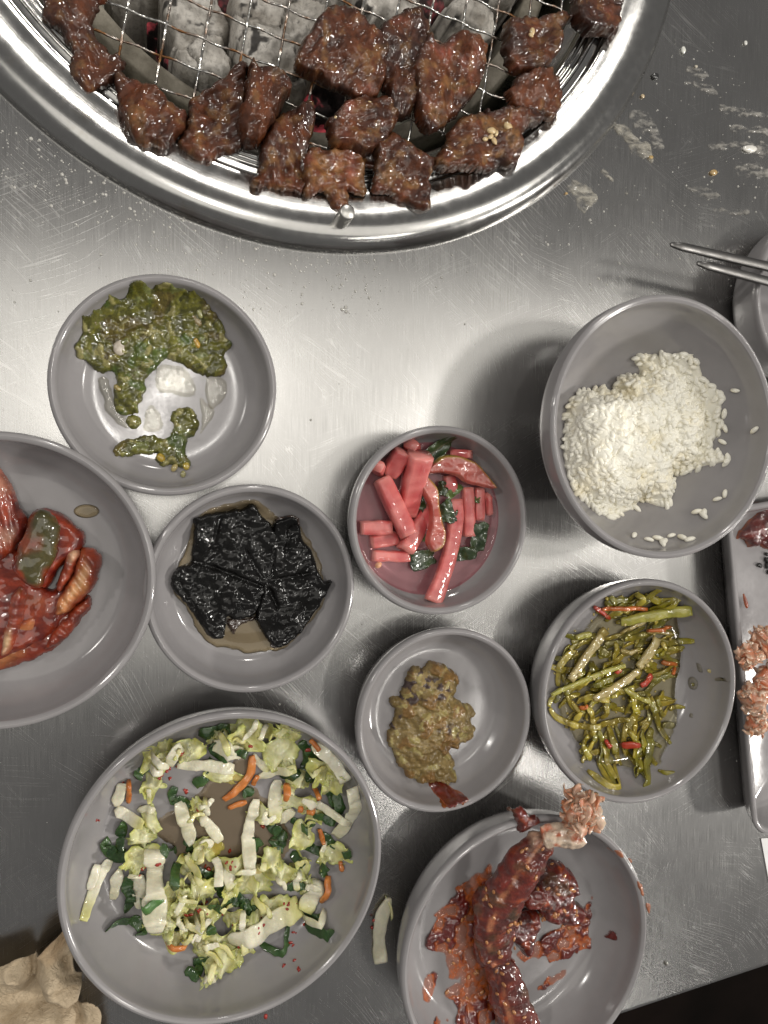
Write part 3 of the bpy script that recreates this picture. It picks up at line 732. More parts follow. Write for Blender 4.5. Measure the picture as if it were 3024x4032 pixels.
# ================================================================== GREEN RELISH
C2 = dcrop(D_GREEN, 160, 1040, 1.6929, .0015)
M_REL = food_mat('green_relish', None, rough=.55, spec=.15, coat=.8, coatr=.05, nscale=620, nstr=.6, ndist=.0008, var=.45, vscale=500, cn=(230, .7, .0016))
def relish(pts, seed, T, label, zoff=.006):
    poly = C2(pts, zoff)
    def hf(xy, d):
        f1, f2, cid = worley(xy+.0012*np.c_[fbm(pad3(xy), .003, 2, 1), fbm(pad3(xy), .003, 2, 2)], .0026, seed)
        g1, g2, c2 = worley(xy, .0055, seed+7)
        return .0012*(1-f1)**1.0*(.4+cid)+.0014*(1-g1)*c2-.0004+.0009*fbm(pad3(xy), .012, 2, seed)
    def cf(xy, d, h):
        f1, f2, cid = worley(xy+.0012*np.c_[fbm(pad3(xy), .003, 2, 1), fbm(pad3(xy), .003, 2, 2)], .0026, seed)
        c = mixc((.055, .055, .008), (.15, .145, .020), cid)
        c = mixc(c, (.050, .085, .012), sstep(.25, .55, fbm(pad3(xy), .009, 3, seed+4))*.8)
        c = mixc(c, (.115, .060, .016), sstep(.15, .5, fbm(pad3(xy), .011, 3, seed+5))*.4)
        c = mixc(c, (.30, .27, .11), (cid > .9)*.75)
        c = mixc(c, (.15, .17, .06), ((cid > .62) & (cid < .70))*.7)
        return c
    o = slab_obj('green_relish', M_REL, poly, lambda q: D_GREEN.z(q)+.0001, T*.8, res=.0005, edge=.0060, hfun=hf, cfun=cf, ragged=.0018, rscale=.0055, seed=seed)
    return tag(o, label, 'relish', 'green relish in the dish')
relish([(210, 570), (250, 470), (280, 350), (400, 260), (540, 185), (700, 125), (900, 120), (1050, 190), (1160, 290), (1225, 420), (1255, 520), (1232, 600), (1262, 680), (1220, 745), (1130, 762), (1040, 722), (960, 682), (890, 645), (800, 655), (740, 700), (705, 790), (700, 850), (665, 920), (645, 980), (570, 992), (500, 962), (488, 880), (488, 800), (470, 720), (380, 722), (310, 672), (250, 652), (212, 622)], 3, .0030, 'large wet dark green relish mass across the dish')
relish([(508, 1230), (560, 1170), (660, 1140), (740, 1150), (830, 1140), (868, 1080), (880, 1000), (920, 948), (1000, 948), (1052, 1000), (1074, 1060), (1032, 1140), (985, 1190), (975, 1250), (1003, 1310), (960, 1352), (880, 1330), (800, 1322), (768, 1290), (805, 1238), (720, 1262), (620, 1284), (530, 1272)], 11, .0026, 'small hook-shaped relish smear near the dish wall')
relish([(570, 1030), (620, 1010), (662, 1040), (650, 1090), (600, 1105), (565, 1075)], 17, .0010, 'thin pale olive relish blot between the two masses')
M_YEL = food_mat('yellow_bits', None, rough=.3, coat=.8, nscale=500, var=.15)
def chunk(name, mat, p, size, seed, col, label, cat, group, rz=None, base=ICO2, parent=None):
    V = base[0]*np.asarray(size); V = V*(1+.16*fbm(V, max(size)*.9, 2, seed)[:, None]); V = V@rotm(0, 0, seed*1.7 if rz is None else rz).T
    o = link(name, mesh_from(V, base[1], True, name, np.tile(col, (len(V), 1)) if col is not None else None), mat, parent, p)
    return tag(o, label, cat, group) if parent is None else o
def on(dish, f, x, y, dz): q = f([(x, y)], dish.t+dz)[0]; return (q[0], q[1], float(dish.z(q[None])[0])+dz)
for i, (x, y, sx, sy, col, lab) in enumerate([(530, 560, .0026, .0035, (.50, .44, .36), 'white garlic clove piece sunk in the large relish mass'), (1040, 530, .0014, .0022, (.42, .24, .02), 'yellow pepper bit in the large relish mass'),
        (800, 1290, .0017, .0022, (.42, .28, .02), 'bright yellow pepper bit in the hook-shaped smear'), (892, 1358, .0020, .0014, (.42, .34, .13), 'pale round seed at the end of the hook-shaped smear'),
        (972, 1345, .0017, .0016, (.45, .33, .04), 'yellow seed beside the pale round seed'), (950, 1400, .0018, .0014, (.30, .28, .12), 'translucent olive seed below the yellow seed'),
        (1060, 330, .0026, .0015, (.30, .30, .12), 'pale green rind bit on the large relish mass'), (1040, 375, .0030, .0018, (.24, .18, .08), 'tan flake on the large relish mass'), (510, 825, .0019, .0012, (.26, .20, .05), 'tan seed on the tail of the large relish mass')]):
    chunk('relish_bit', M_YEL, on(D_GREEN, C2, x, y, .0032 if y < 1000 else .0018), (sx, sy, .0011), i+1, col, lab, 'relish bit', 'bits in the green relish', rz=.3*i)
M_OIL = liquid_mat('clear_juice', (.96, .95, .90), (.4, .4, .3), .02, .05, (330, .30, .0008))
for pts, lab in (([(780, 690), (900, 670), (1000, 735), (1035, 860), (960, 890), (860, 865), (785, 840)], 'shiny clear juice patch in the middle of the relish dish'), ([(675, 1085), (700, 970), (740, 938), (795, 1000), (805, 1105), (720, 1115)], 'small shiny juice patch beside the hook-shaped smear'),
                 ([(1110, 750), (1230, 760), (1245, 860), (1200, 930), (1140, 960), (1105, 880)], 'oval juice film under the right end of the relish'), ([(380, 780), (440, 760), (480, 860), (560, 1010), (600, 1100), (520, 1060), (430, 960)], 'streaky juice film beside the relish tail'), ([(1060, 900), (1110, 930), (1160, 980), (1110, 1080), (1040, 1190), (1010, 1200), (1070, 1080)], 'curved juice streak beside the hook-shaped smear')):
    disc_liquid('juice_patch', D_GREEN, .00055, M_OIL, lab, 'juice', C2(pts, .005))['group'] = 'juice in the relish dish'

# ================================================================== BLACK LEAVES
C1 = dcrop(D_BLACK, 540, 1860, 1.8433, .002)
M_SOY = liquid_mat('amber_soy', (.955, .87, .69), (.35, .22, .08), .03, .03, (90, .05, .001))
disc_liquid('soy_puddle', D_BLACK, .0011, M_SOY, 'amber soy puddle around the black leaves', 'sauce', C1([(360, 540), (420, 330), (620, 240), (850, 200), (1010, 310), (1190, 400), (1300, 580), (1370, 780), (1345, 980), (1200, 1170), (1080, 1280), (950, 1310), (850, 1320), (700, 1300), (480, 1215), (350, 980), (260, 860), (280, 700)], .0055))
M_BLK = food_mat('black_leaf', (.0035, .0032, .003), rough=.6, spec=.08, coat=.6, coatr=.04, nscale=420, nstr=.6, ndist=.0010, var=.3, big=(120, .6, .002), cn=(230, .9, .0022), cior=1.5)
def blk(pts, seed, T, z, creases, label):
    poly = C1(pts, .007+z)
    def hf(xy, d):
        h = .0015*fbm(pad3(xy, seed), .009, 3, seed, .4)+.0002*fbm(np.c_[xy[:, 0]*.5+xy[:, 1]*.3, xy[:, 1]-xy[:, 0]*.3, xy[:, 0]*0], .0022, 2, seed+1)
        for (x1, y1, x2, y2, a) in creases:
            p, q = C1([(x1, y1), (x2, y2)], .007); ab = q-p; t = np.clip(((xy-p)@ab)/(ab@ab), 0, 1); dd = np.linalg.norm(xy-(p+t[:, None]*ab), axis=1)
            h = h-1.6*a*np.exp(-(dd/.0008)**2)+.5*a*np.exp(-((dd-.003)/.002)**2)
        return h
    o = slab_obj('black_leaf', M_BLK, poly, lambda q: D_BLACK.z(q)+z, T, res=.0006, edge=.0016, hfun=hf, ragged=.0006, rscale=.003, seed=seed)
    return tag(o, label, 'leaf', 'black leaves in soy')
blk([(412, 345), (480, 310), (620, 285), (760, 260), (850, 225), (900, 300), (990, 390), (1030, 500), (1010, 640), (980, 760), (950, 850), (860, 1030), (780, 1062), (700, 1072), (650, 1062), (640, 1192), (600, 1217), (520, 1202), (450, 1102), (400, 1022), (330, 932), (260, 852), (245, 770), (300, 690), (380, 650), (390, 560), (408, 460)], 5, .0042, .0003,
    [(900, 820, 560, 690, .0011), (560, 690, 400, 640, .0006), (600, 330, 540, 560, .0006), (780, 560, 900, 760, .0006), (300, 780, 520, 1180, .0005)], 'larger black wrinkled leaf fold with a creased middle')
blk([(985, 370), (1010, 330), (1130, 318), (1172, 380), (1202, 490), (1272, 590), (1292, 660), (1342, 772), (1397, 780), (1390, 832), (1332, 930), (1302, 990), (1180, 1152), (1080, 1242), (1010, 1262), (940, 1202), (900, 1142), (850, 1060), (870, 960), (915, 800), (945, 640), (965, 500)], 9, .0030, .0030,
    [(940, 780, 1240, 730, .0007), (945, 830, 1005, 960, .0010), (990, 560, 960, 730, .0007), (1100, 400, 1080, 560, .0006)], 'smaller black leaf fold with a glossy brown tip')
M_BRN = food_mat('brown_leaf_edge', (.030, .012, .004), rough=.3, coat=.9, coatr=.08, nscale=400, nstr=.7, ndist=.001)
for i, (pts, lab) in enumerate((([(655, 1060), (760, 1060), (850, 1040), (845, 1075), (740, 1120), (700, 1180), (670, 1150)], 'brown torn leaf bit showing in the notch between the black leaves'), ([(1000, 330), (1130, 318), (1172, 370), (1100, 385), (1010, 370)], 'reddish brown frilled tip on the smaller black leaf'), ([(970, 1240), (1040, 1245), (1010, 1280), (985, 1275)], 'little brown shred under the smaller black leaf'))):
    z = .0046 if i == 1 else .0006
    tag(slab_obj('leaf_shred', M_BRN, C1(pts, .008), lambda q, z=z: D_BLACK.z(q)+z, .0012, res=.0005, edge=.001, hfun=lambda xy, d: .0006*fbm(pad3(xy), .002, 2, 4), ragged=.0008, rscale=.002, seed=i), lab, 'leaf', 'brown shreds of the black leaves')

# ================================================================== PINK WATER PICKLE
C3 = crop(1320, 1630, 2.0738)
ZB = .0098
M_RAD = food_mat('pink_radish', None, rough=.4, spec=.3, cior=1.5, cn=(260, .3, .001), coat=.75, coatr=.06, nscale=1100, nstr=.25, ndist=.0004, var=.07, sss=.35, vscale=160)
def radcol(V, s, lat, seed):
    n = fbm(V, .004, 3, seed)*.7+.5*fbm(np.c_[lat*3+seed, s*.8, np.zeros(len(s))], 1, 2, seed+4); c = mixc((.50, .075, .075), (.72, .23, .21), np.clip(.5+.9*n, 0, 1)); return mixc(c, (.72, .30, .26), np.clip((np.abs(s-.5)*2-.80)*4, 0, 1)*.7)
pp = Pile(D_PICK)
def rad(pts, w, t, lab, seed, cap=.022, col=radcol, zt=.012, taper=(.93, .93)):
    o = strip('radish_stick', pp, C3(pts, zt), w/2.0738*.000128, t*1.15, M_RAD, col, cap, taper, 'bar', seed, 0, 0, stiff=4, segs=20, rigid=True, rough=.018, zmin=ZB-.001)
    return tag(o, lab, 'radish', 'pink radish sticks in the water pickle')
rad([(310, 1160), (620, 1170)], 90, .006, 'short radish stick sunk beside the pale seed', 1)
rad([(300, 420), (390, 470)], 90, .006, 'radish end mostly sunk by the dish wall', 2)
rad([(1190, 600), (1190, 870)], 85, .006, 'narrow radish stick sunk beside the green crumb', 3)
rad([(960, 330), (1080, 330)], 80, .006, 'radish end poking out behind the curved rind slice', 4)
rad([(300, 1050), (520, 1010)], 105, .007, 'blunt radish stick with glints above the sunken stick', 5)
rad([(205, 930), (450, 925)], 112, .007, 'horizontal radish stick touching the dish wall', 6)
rad([(590, 250), (640, 300)], 100, .006, 'radish end with wet glints under the big stick', 7)
rad([(520, 300), (440, 490)], 130, .008, 'radish stick half hidden behind the big stick', 8)
rad([(770, 770), (560, 1110)], 135, .008, 'slanted radish stick under the crossing stick', 9)
rad([(640, 330), (590, 800)], 190, .010, 'biggest thick radish stick with a flat cut end', 10, .024)
rad([(375, 530), (565, 985)], 140, .009, 'thick radish stick crossing in front of the biggest one', 11, .024)
rad([(940, 500), (960, 640)], 115, .006, 'short wide radish end under the curved rind slice', 12)
rad([(1090, 600), (1110, 1000)], 112, .007, 'straight radish stick with a square end beside the folded leaf', 13)
rad([(1240, 650), (1275, 820)], 56, .005, 'thin pointed radish sliver', 14, taper=(.4, .9))
rad([(1000, 700), (985, 900), (930, 1120), (850, 1330), (760, 1520)], 125, .0045, 'long curved radish slice reaching up the dish wall', 15, .024)
M_RIND = food_mat('rind_slice', None, rough=.3, coat=.8, coatr=.1, nscale=700, nstr=.3, ndist=.0005, var=.12, sss=.2)
def rind(pts, edge, z, T, lab, seed):
    poly = C3(pts, z); el = C3(edge, z)
    def cf(xy, d, h):
        de = np.full(len(xy), 1.0)
        for a, b in zip(el[:-1], el[1:]):
            ab = b-a; t = np.clip(((xy-a)@ab)/(ab@ab), 0, 1); de = np.minimum(de, np.linalg.norm(xy-(a+t[:, None]*ab), axis=1))
        c = mixc((.40, .065, .045), (.52, .13, .10), np.clip(.5+.6*fbm(pad3(xy), .004, 3, seed), 0, 1))
        c = mixc(c, (.40, .20, .06), np.clip(1-(de-.0012)/.0012, 0, 1)*.8)
        return mixc(c, (.30, .23, .022), np.clip(1-(de-.0004)/.0012, 0, 1))
    def zb(q): return np.full(len(q), z-T)+.0016*fbm(pad3(q), .02, 2, seed)
    o = slab_obj('rind_slice', M_RIND, poly, zb, T, res=.0005, edge=.0012, cfun=cf, hfun=lambda xy, d: .0004*fbm(pad3(xy), .004, 2, seed), seed=seed)
    return tag(o, lab, 'fruit slice', 'fruit slices with yellow rind')
rind([(740, 470), (830, 380), (900, 335), (1020, 338), (1150, 390), (1235, 470), (1332, 592), (1300, 612), (1200, 590), (1080, 560), (1000, 505), (880, 482), (800, 492)], [(830, 370), (900, 330), (1020, 332), (1150, 384), (1240, 465), (1340, 595)], .0205, .0035, 'curved fruit slice with yellow rind along its outer arc', 21)
rind([(715, 460), (800, 530), (860, 620), (868, 750), (885, 880), (912, 980), (892, 1080), (820, 1132), (785, 1110), (755, 1040), (785, 900), (785, 760), (735, 650), (698, 570)], [(800, 520), (866, 615), (874, 750), (892, 880), (920, 980), (895, 1085), (820, 1138)], .0225, .004, 'upright fruit slice with yellow rind along its long edge', 22)
M_GRN = food_mat('dark_herb_leaf', None, rough=.35, coat=.7, coatr=.12, nscale=600, nstr=.5, ndist=.0007, var=.3)
def leafcol(V, s, lat, seed):
    n = fbm(V, .003, 3, seed); c = mixc((.012, .028, .008), (.040, .068, .020), np.clip(.5+.7*n, 0, 1))
    return mixc(c, (.10, .115, .045), np.clip(1-np.abs(np.asarray(lat))*7, 0, 1)*.0)
for i, (x, y, lx, ly, a, lab) in enumerate([(830, 310, 290, 130, 35, 'dark ribbed leaf leaning on the dish wall above the curved slice'), (925, 800, 130, 180, 20, 'folded olive leaf lying on the long radish slice'), (900, 610, 80, 110, 0, 'small dark leaf beside the upright rind slice'),
        (1200, 1010, 130, 250, -10, 'folded green leaf beside the square-ended radish stick'), (740, 1190, 210, 150, 15, 'dark crumpled leaf beneath the upright rind slice'), (1060, 1150, 190, 110, 10, 'dark wet leaf floating beside the long radish slice'),
        (705, 700, 70, 170, 10, 'narrow dark leaf wedged beside the biggest radish stick'), (1020, 860, 40, 130, 0, 'thin dark leaf edge beside the straight radish stick'), (1000, 630, 160, 60, 35, 'pale green leaf twist over the radish ends'), (1185, 705, 50, 45, 0, 'tiny green leaf crumb beside the thin sliver'), (735, 1010, 60, 90, 70, 'light green stem scrap under the upright rind slice')]):
    k = .000118/2.0738; pale = i in (8, 9, 10)
    def cf(V, s, lat, seed, pale=pale, i=i):
        c = leafcol(V, s, lat, seed)
        if pale: c = c*2.4+np.array([.03, .03, 0])
        if i == 0: c = mixc(c*1.3, (.16, .15, .085), np.clip(1-np.abs(lat*0+((V[:, :2]-V[:, :2].mean(0))@np.array([-math.sin(math.radians(a)), math.cos(math.radians(a))]))/.0006), 0, 1)*.9)
        return c
    o = leafpatch('herb_leaf', pp, C3([(x, y)], .016)[0], lx*k*1.3, ly*k*1.3, math.radians(a), M_GRN, cf, curl=.0022, frill=.0012, cap=.024, seed=40+i, zmin=ZB+.0006)
    tag(o, lab, 'leaf', 'dark herb leaves in the water pickle')
chunk('pickle_seed', M_RIND, on(D_PICK, C3, 345, 1232, .007), (.0018, .0016, .0013), 4, (.75, .38, .2), 'pale peach seed floating in the pink broth', 'seed', None)
disc_liquid('pink_broth', D_PICK, ZB, liquid_mat('pink_broth', (.96, .70, .73), (.62, .24, .27), .22, .02, (60, .05, .001)), 'cloudy pink broth in the radish pickle dish', 'broth')

# ================================================================== BEAN PASTE
C4 = dcrop(D_PASTE, 1340, 2420, 2.0738, .003)
M_PST = food_mat('bean_paste', None, rough=.5, spec=.3, coat=.35, coatr=.14, nscale=900, nstr=.5, ndist=.0007, var=.28, vscale=600)
def pst_w(xy): 
    q = xy+.0016*np.c_[fbm(pad3(xy), .004, 2, 61), fbm(pad3(xy), .004, 2, 62)]
    return worley(q, .0068, 64), worley(q*np.array([1, 1.1]), .0028, 65)
def hf(xy, d):
    (f1, f2, cid), (g1, g2, c2) = pst_w(xy); cl = sstep(0, .012, d)
    return .0042*cl+.0042*np.clip(1-f1*1.25, 0, 1)**.6*cid+.0009*(1-g1)+.0006*fbm(pad3(xy), .0015, 2, 66)-.0006
def cf(xy, d, h):
    (f1, f2, cid), (g1, g2, c2) = pst_w(xy); n = fbm(pad3(xy), .006, 3, 67)
    c = mixc((.17, .115, .036), (.27, .195, .075), np.clip(.5+.7*n, 0, 1))
    c = mixc(c, (.20, .105, .028), sstep(.35, .6, cid)*sstep(.62, .40, f1)*.85)
    c = mixc(c, (.055, .034, .030), (sstep(.74, .78, c2)*sstep(-.1, .3, fbm(pad3(xy), .013, 2, 68))))
    return mixc(c, (.36, .30, .11), (c2 < .10)*.7)
tag(slab_obj('bean_paste', M_PST, C4([(690, 450), (740, 388), (800, 393), (880, 428), (952, 488), (962, 620), (935, 680), (1000, 718), (1072, 748), (1102, 820), (1082, 880), (1108, 937), (1070, 1012), (1012, 1042), (962, 1102), (905, 1092), (905, 1132), (952, 1212), (932, 1262), (972, 1308), (962, 1382), (900, 1392), (750, 1382), (690, 1402), (640, 1372), (600, 1362), (540, 1312), (478, 1212), (438, 1122), (395, 1020), (428, 900), (445, 790), (415, 730), (428, 678), (500, 658), (538, 540), (590, 438), (645, 440)], .0085), lambda q: D_PASTE.z(q), .0034, res=.0005, edge=.0028, hfun=hf, cfun=cf, ragged=.0009, rscale=.002, seed=60), 'lumpy olive yellow bean paste mound', 'paste')
M_RED = food_mat('red_chili_paste', None, rough=.3, coat=1.0, coatr=.07, nscale=600, nstr=.55, ndist=.0009, var=.35)
def redcol(xy, d, h):
    n = fbm(pad3(xy), .004, 3, 71); c = mixc((.075, .007, .005), (.15, .014, .007), np.clip(.5+.7*n, 0, 1)); return mixc((.36, .085, .02)*np.ones((len(xy), 1)), c, np.clip(h/.0009, 0, 1))
tag(slab_obj('chili_paste_dab', M_RED, C4([(735, 1378), (850, 1368), (955, 1460), (1035, 1488), (1042, 1522), (962, 1572), (900, 1572), (830, 1532), (770, 1440)], .009), lambda q: D_PASTE.z(q)+.0002, .0026, res=.0005, edge=.003, hfun=lambda xy, d: .0014*fbm(pad3(xy), .005, 3, 72), cfun=redcol, ragged=.0008, rscale=.003, seed=70), 'dark red chili paste dab touching the bean paste', 'chili paste')
tag(slab_obj('chili_smear', liquid_mat('orange_smear', (.75, .35, .14), (.36, .10, .02), .45, .15, (500, .4, .0006)), C4([(820, 1525), (900, 1560), (970, 1560), (1050, 1530), (1055, 1550), (960, 1590), (870, 1592), (835, 1570)], .015), lambda q: D_PASTE.z(q)+.0002, .0003, res=.0005, edge=.001, ragged=.0008, rscale=.003, seed=73), 'thin orange chili smear up the dish wall below the dab', 'smear')

# ================================================================== RICE
C6 = crop(1980, 1130, 1.589)
m, nt, b = mat_new('cooked_rice'); setp(b, rough=.30, spec=.45, sss=.85); b.inputs['Subsurface Radius'].default_value = (1, .9, .7); b.inputs['Subsurface Scale'].default_value = .0035
v = texco(nt); oi = nd(nt, 'ShaderNodeObjectInfo')
c = mixcol(nt, maprange(nt, noise(nt, v, 55, 3), .46, .68, 0, .75), (.90, .875, .77), (.88, .80, .58))
nt.links.new(c, b.inputs['Base Color']); nt.links.new(bump(nt, noise(nt, v, 900, 3), .2, .0004), b.inputs['Normal']); M_RICE = m; setp(b, sss=0.0)
rpoly = smooth_poly((lambda q_: (q_-q_.mean(0))*np.array([.87, .95])+q_.mean(0)+np.array([-.0008, .0006]))(C6([(905, 420), (960, 390), (1060, 410), (1180, 418), (1172, 452), (1222, 480), (1282, 590), (1342, 660), (1372, 800), (1362, 950), (1342, 1010), (1372, 1068), (1372, 1112), (1300, 1142), (1230, 1182), (1150, 1182), (1160, 1252), (1120, 1332), (1060, 1412), (950, 1372), (870, 1432), (700, 1472), (650, 1480), (530, 1390), (450, 1270), (430, 1050), (445, 940), (450, 840), (455, 750), (490, 690), (570, 622), (640, 640), (680, 610), (830, 620), (800, 590), (870, 530), (960, 520), (960, 480)], .027)))
def rice_h(xy, d):
    t = np.clip(d/.014, 0, 1); lump = fbm(pad3(xy), .014, 3, 81)
    z = D_RICE.z(xy); top = .012+.014*(1-(1-t)**2)+.0030*lump+.0016*fbm(pad3(xy), .006, 2, 83)
    return np.maximum(z+.0022, top+.35*(z-.0085))
rice = empty('rice_mound', (D_RICE.c[0], D_RICE.c[1], .0078)); tag(rice, 'clump of sticky white rice left in the bowl', 'rice')
off = np.array([D_RICE.c[0], D_RICE.c[1], .0078])
mn, mx = rpoly.min(0), rpoly.max(0)
def rice_core():
    V, F, _ = slab(rpoly[::4], lambda q: np.maximum(D_RICE.z(q), .0079), .0001, res=.0011, edge=.001, hfun=lambda q, d: np.maximum(rice_h(q, d)-D_RICE.z(q)-.0003, .0002), seed=80)
    return V, F
V, F = rice_core(); link('rice_core', mesh_from(V-off, F), M_RICE, rice)
GV = ICO2[0]*np.array([.0031, .00142, .00130]); GV[:, 2] += .0003*np.cos(GV[:, 0]/.0031*1.6)
gm = [mesh_from(GV*np.array([s, t, t]), ICO2[1], name='grain') for s, t in ((1, 1), (.9, 1.05), (1.08, .95))]
for q in gm: q.materials.append(M_RICE)
pts = []; cell = {}
tries = 0
while len(pts) < 1800 and tries < 60000:
    tries += 1
    p = np.array([rng.uniform(mn[0], mx[0]), rng.uniform(mn[1], mx[1])]); k = (int(p[0]/.0013), int(p[1]/.0013))
    if cell.get(k, 0) >= 1: continue
    pts.append(p); cell[k] = 1
pts = np.array(pts); dd = sdist(pts, rpoly); sel = dd > -.0004; pts, dd = pts[sel], dd[sel]
zz = rice_h(pts, np.maximum(dd, 0)); order = np.argsort(-zz)
insts = []
for r_, i in enumerate(order):
    m3 = rotm(rng.uniform(-.4, .4), rng.normal(0, .38), rng.uniform(0, 6.28)); o3 = np.array([*pts[i], zz[i]-.0010+rng.uniform(-.0005, .0006)])-off
    if r_ % 4 == 0 and r_ < 1160:
        o = link('rice_grain', gm[r_ % 3], M_RICE, rice); o.matrix_local = Matrix.Translation(o3.tolist()) @ Matrix(m3.tolist()).to_4x4()
    else: insts.append((m3*rng.uniform(.88, 1.08), o3))
V, F = join_instances((GV, ICO2[1]), insts); o = link('rice_grains', mesh_from(V, F), M_RICE, rice); o['kind'] = 'stuff'
for i, (x, y, n, lab) in enumerate([(1457, 645, 1, 'single rice grain stuck high on the bowl wall'), (1395, 885, 1, 'rice grain close beside the mound edge'), (1570, 897, 1, 'rice grain alone on the bowl wall near the rim'), (1375, 970, 1, 'pointed rice grain just off the mound edge'), (1390, 1297, 1, 'upper one of two touching rice grains'), (1345, 1332, 1, 'lower one of two touching rice grains'),
        (1240, 1418, 3, 'little clump of three stuck rice grains'), (820, 1560, 1, 'long loose rice grain below the mound'), (914, 1588, 1, 'short loose rice grain next to the long loose one'), (990, 1592, 3, 'upright clump of rice grains near the bowl rim'), (1055, 1562, 1, 'round loose rice grain between two clumps'), (1145, 1584, 2, 'pair of stuck rice grains near the bowl rim')]):
    q = hit(D_RICE, 1980+x/1.589, 1130+y/1.589, .001); z = float(D_RICE.z(q[None])[0])
    rd = D_RICE.c-q; rd = rd/np.linalg.norm(rd); zz_ = float(D_RICE.z((q+rd*.001)[None])[0]); sl = math.atan2(z-zz_, .001)
    ins = []
    for j in range(n):
        a = i*1.9+j*1.2
        m3 = np.array(Matrix.Rotation(sl, 3, Vector((-rd[1], rd[0], 0)).normalized()) @ Matrix.Rotation(a, 3, 'Z'))
        ins.append((m3*((.95 if n > 1 else .78)+.12*((i*7+j*3) % 5)/5), m3@np.array([.0022*math.cos(j*2.3)*(n > 1), .0016*math.sin(j*2.3)*(n > 1), 0])))
    V, F = join_instances((GV, ICO2[1]), ins)
    tag(link('rice_grain_loose', mesh_from(V, F), M_RICE, None, (q[0]+rd[0]*.0006, q[1]+rd[1]*.0006, z+.0011)), lab, 'rice grain', 'loose rice grains in the bowl')

# ================================================================== PICKLED CHILI
C5 = crop(2060, 2230, 1.8433)
pe = Pile(D_PEP); K5 = .000121/1.8433
disc_liquid('chili_brine', D_PEP, .0038, liquid_mat('chili_brine', (.97, .935, .77), (.40, .33, .12), .03, .02, (80, .06, .001)), 'pale yellow brine in the chili dish', 'brine', C5([(720, 260), (900, 250), (1040, 310), (1100, 420), (1110, 520), (1130, 620), (1120, 760), (1090, 900), (1100, 1030), (1060, 1180), (1000, 1280), (900, 1390), (800, 1440), (700, 1430), (580, 1440), (490, 1390), (450, 1330), (370, 1230), (290, 1130), (260, 940), (300, 720), (430, 500), (580, 330)], .006))
M_CHI = food_mat('pickled_chili', None, rough=.45, spec=.3, coat=.85, coatr=.05, nscale=500, nstr=.3, ndist=.0006, var=.18, sss=.15)
def chicol(V, s, lat, seed):
    a = (seed*.6180339) % 1; base = np.array([(.23, .20, .013), (.30, .25, .018), (.16, .145, .010), (.35, .28, .035)][seed % 4])
    n = fbm(V, .005, 3, seed); return np.clip(base*(1+.45*n)[:, None], .005, .6)
def stemcol(V, s, lat, seed):
    n = fbm(V*np.array([1, 1, 1]), .002, 3, seed); c = mixc((.30, .23, .075), (.42, .34, .14), np.clip(.5+.6*n, 0, 1)); return c
def brightcol(V, s, lat, seed):
    n = fbm(V, .003, 3, seed); return mixc((.28, .27, .03), (.42, .38, .08), np.clip(.5+.6*n, 0, 1))
def redc(V, s, lat, seed):
    n = fbm(V, .003, 3, seed); return mixc((.40, .025, .012), (.50, .06, .015), np.clip(.5+.6*n, 0, 1))
def orac(V, s, lat, seed):
    n = fbm(V, .003, 3, seed); return mixc((.48, .10, .012), (.55, .16, .03), np.clip(.5+.6*n, 0, 1))
CHI_L = 'olive green pickled chili strip tangled in the brine dish'
def chi(pts, w, t, col, seed, lab=CHI_L, name='chili_strip', cap=.021, twist=.0, taper=(.45, .45), zt=.012, box=True, grp='pickled chili strips'):
    o = strip(name, pe, C5(pts, zt), w*K5, t, M_CHI, col, cap, taper, box, seed, twist, .0008, segs=10, stiff=6, rigid=name == 'stem_strip')
    return tag(o, lab, 'chili strip' if name == 'chili_strip' else 'stem strip', grp)
reg = np.array([(700, 190), (900, 190), (1100, 290), (1160, 400), (1100, 480), (1150, 620), (1130, 740), (1060, 900), (1110, 1030), (1050, 1180), (1000, 1250), (920, 1420), (820, 1500), (700, 1450), (580, 1480), (500, 1430), (470, 1320), (480, 1190), (330, 1120), (270, 1030), (270, 940), (320, 660), (440, 490), (580, 320)], float)
r5 = random.Random(5); k = 0
while k < 150:
    x, y = r5.uniform(230, 1180), r5.uniform(200, 1500)
    if not inside_poly(np.array([[x, y]]), reg)[0]: continue
    a = r5.gauss(-.45, .55) if y < 1000 else r5.gauss(-1.2, .8); L = r5.uniform(110, 260); b_ = r5.uniform(-.35, .35)
    pts = [(x-math.cos(a-b_)*L/2, y-math.sin(a-b_)*L/2), (x+r5.uniform(-14, 14), y+r5.uniform(-14, 14)), (x+math.cos(a+b_)*L/2, y+math.sin(a+b_)*L/2)]
    if not inside_poly(np.array([pts[0], pts[2]]), reg).any(): continue
    chi(pts, r5.uniform(36, 62), r5.uniform(.0008, .0013), chicol, 100+k, cap=.019, twist=r5.uniform(-1.8, 1.8), taper=(.7, .55)); k += 1
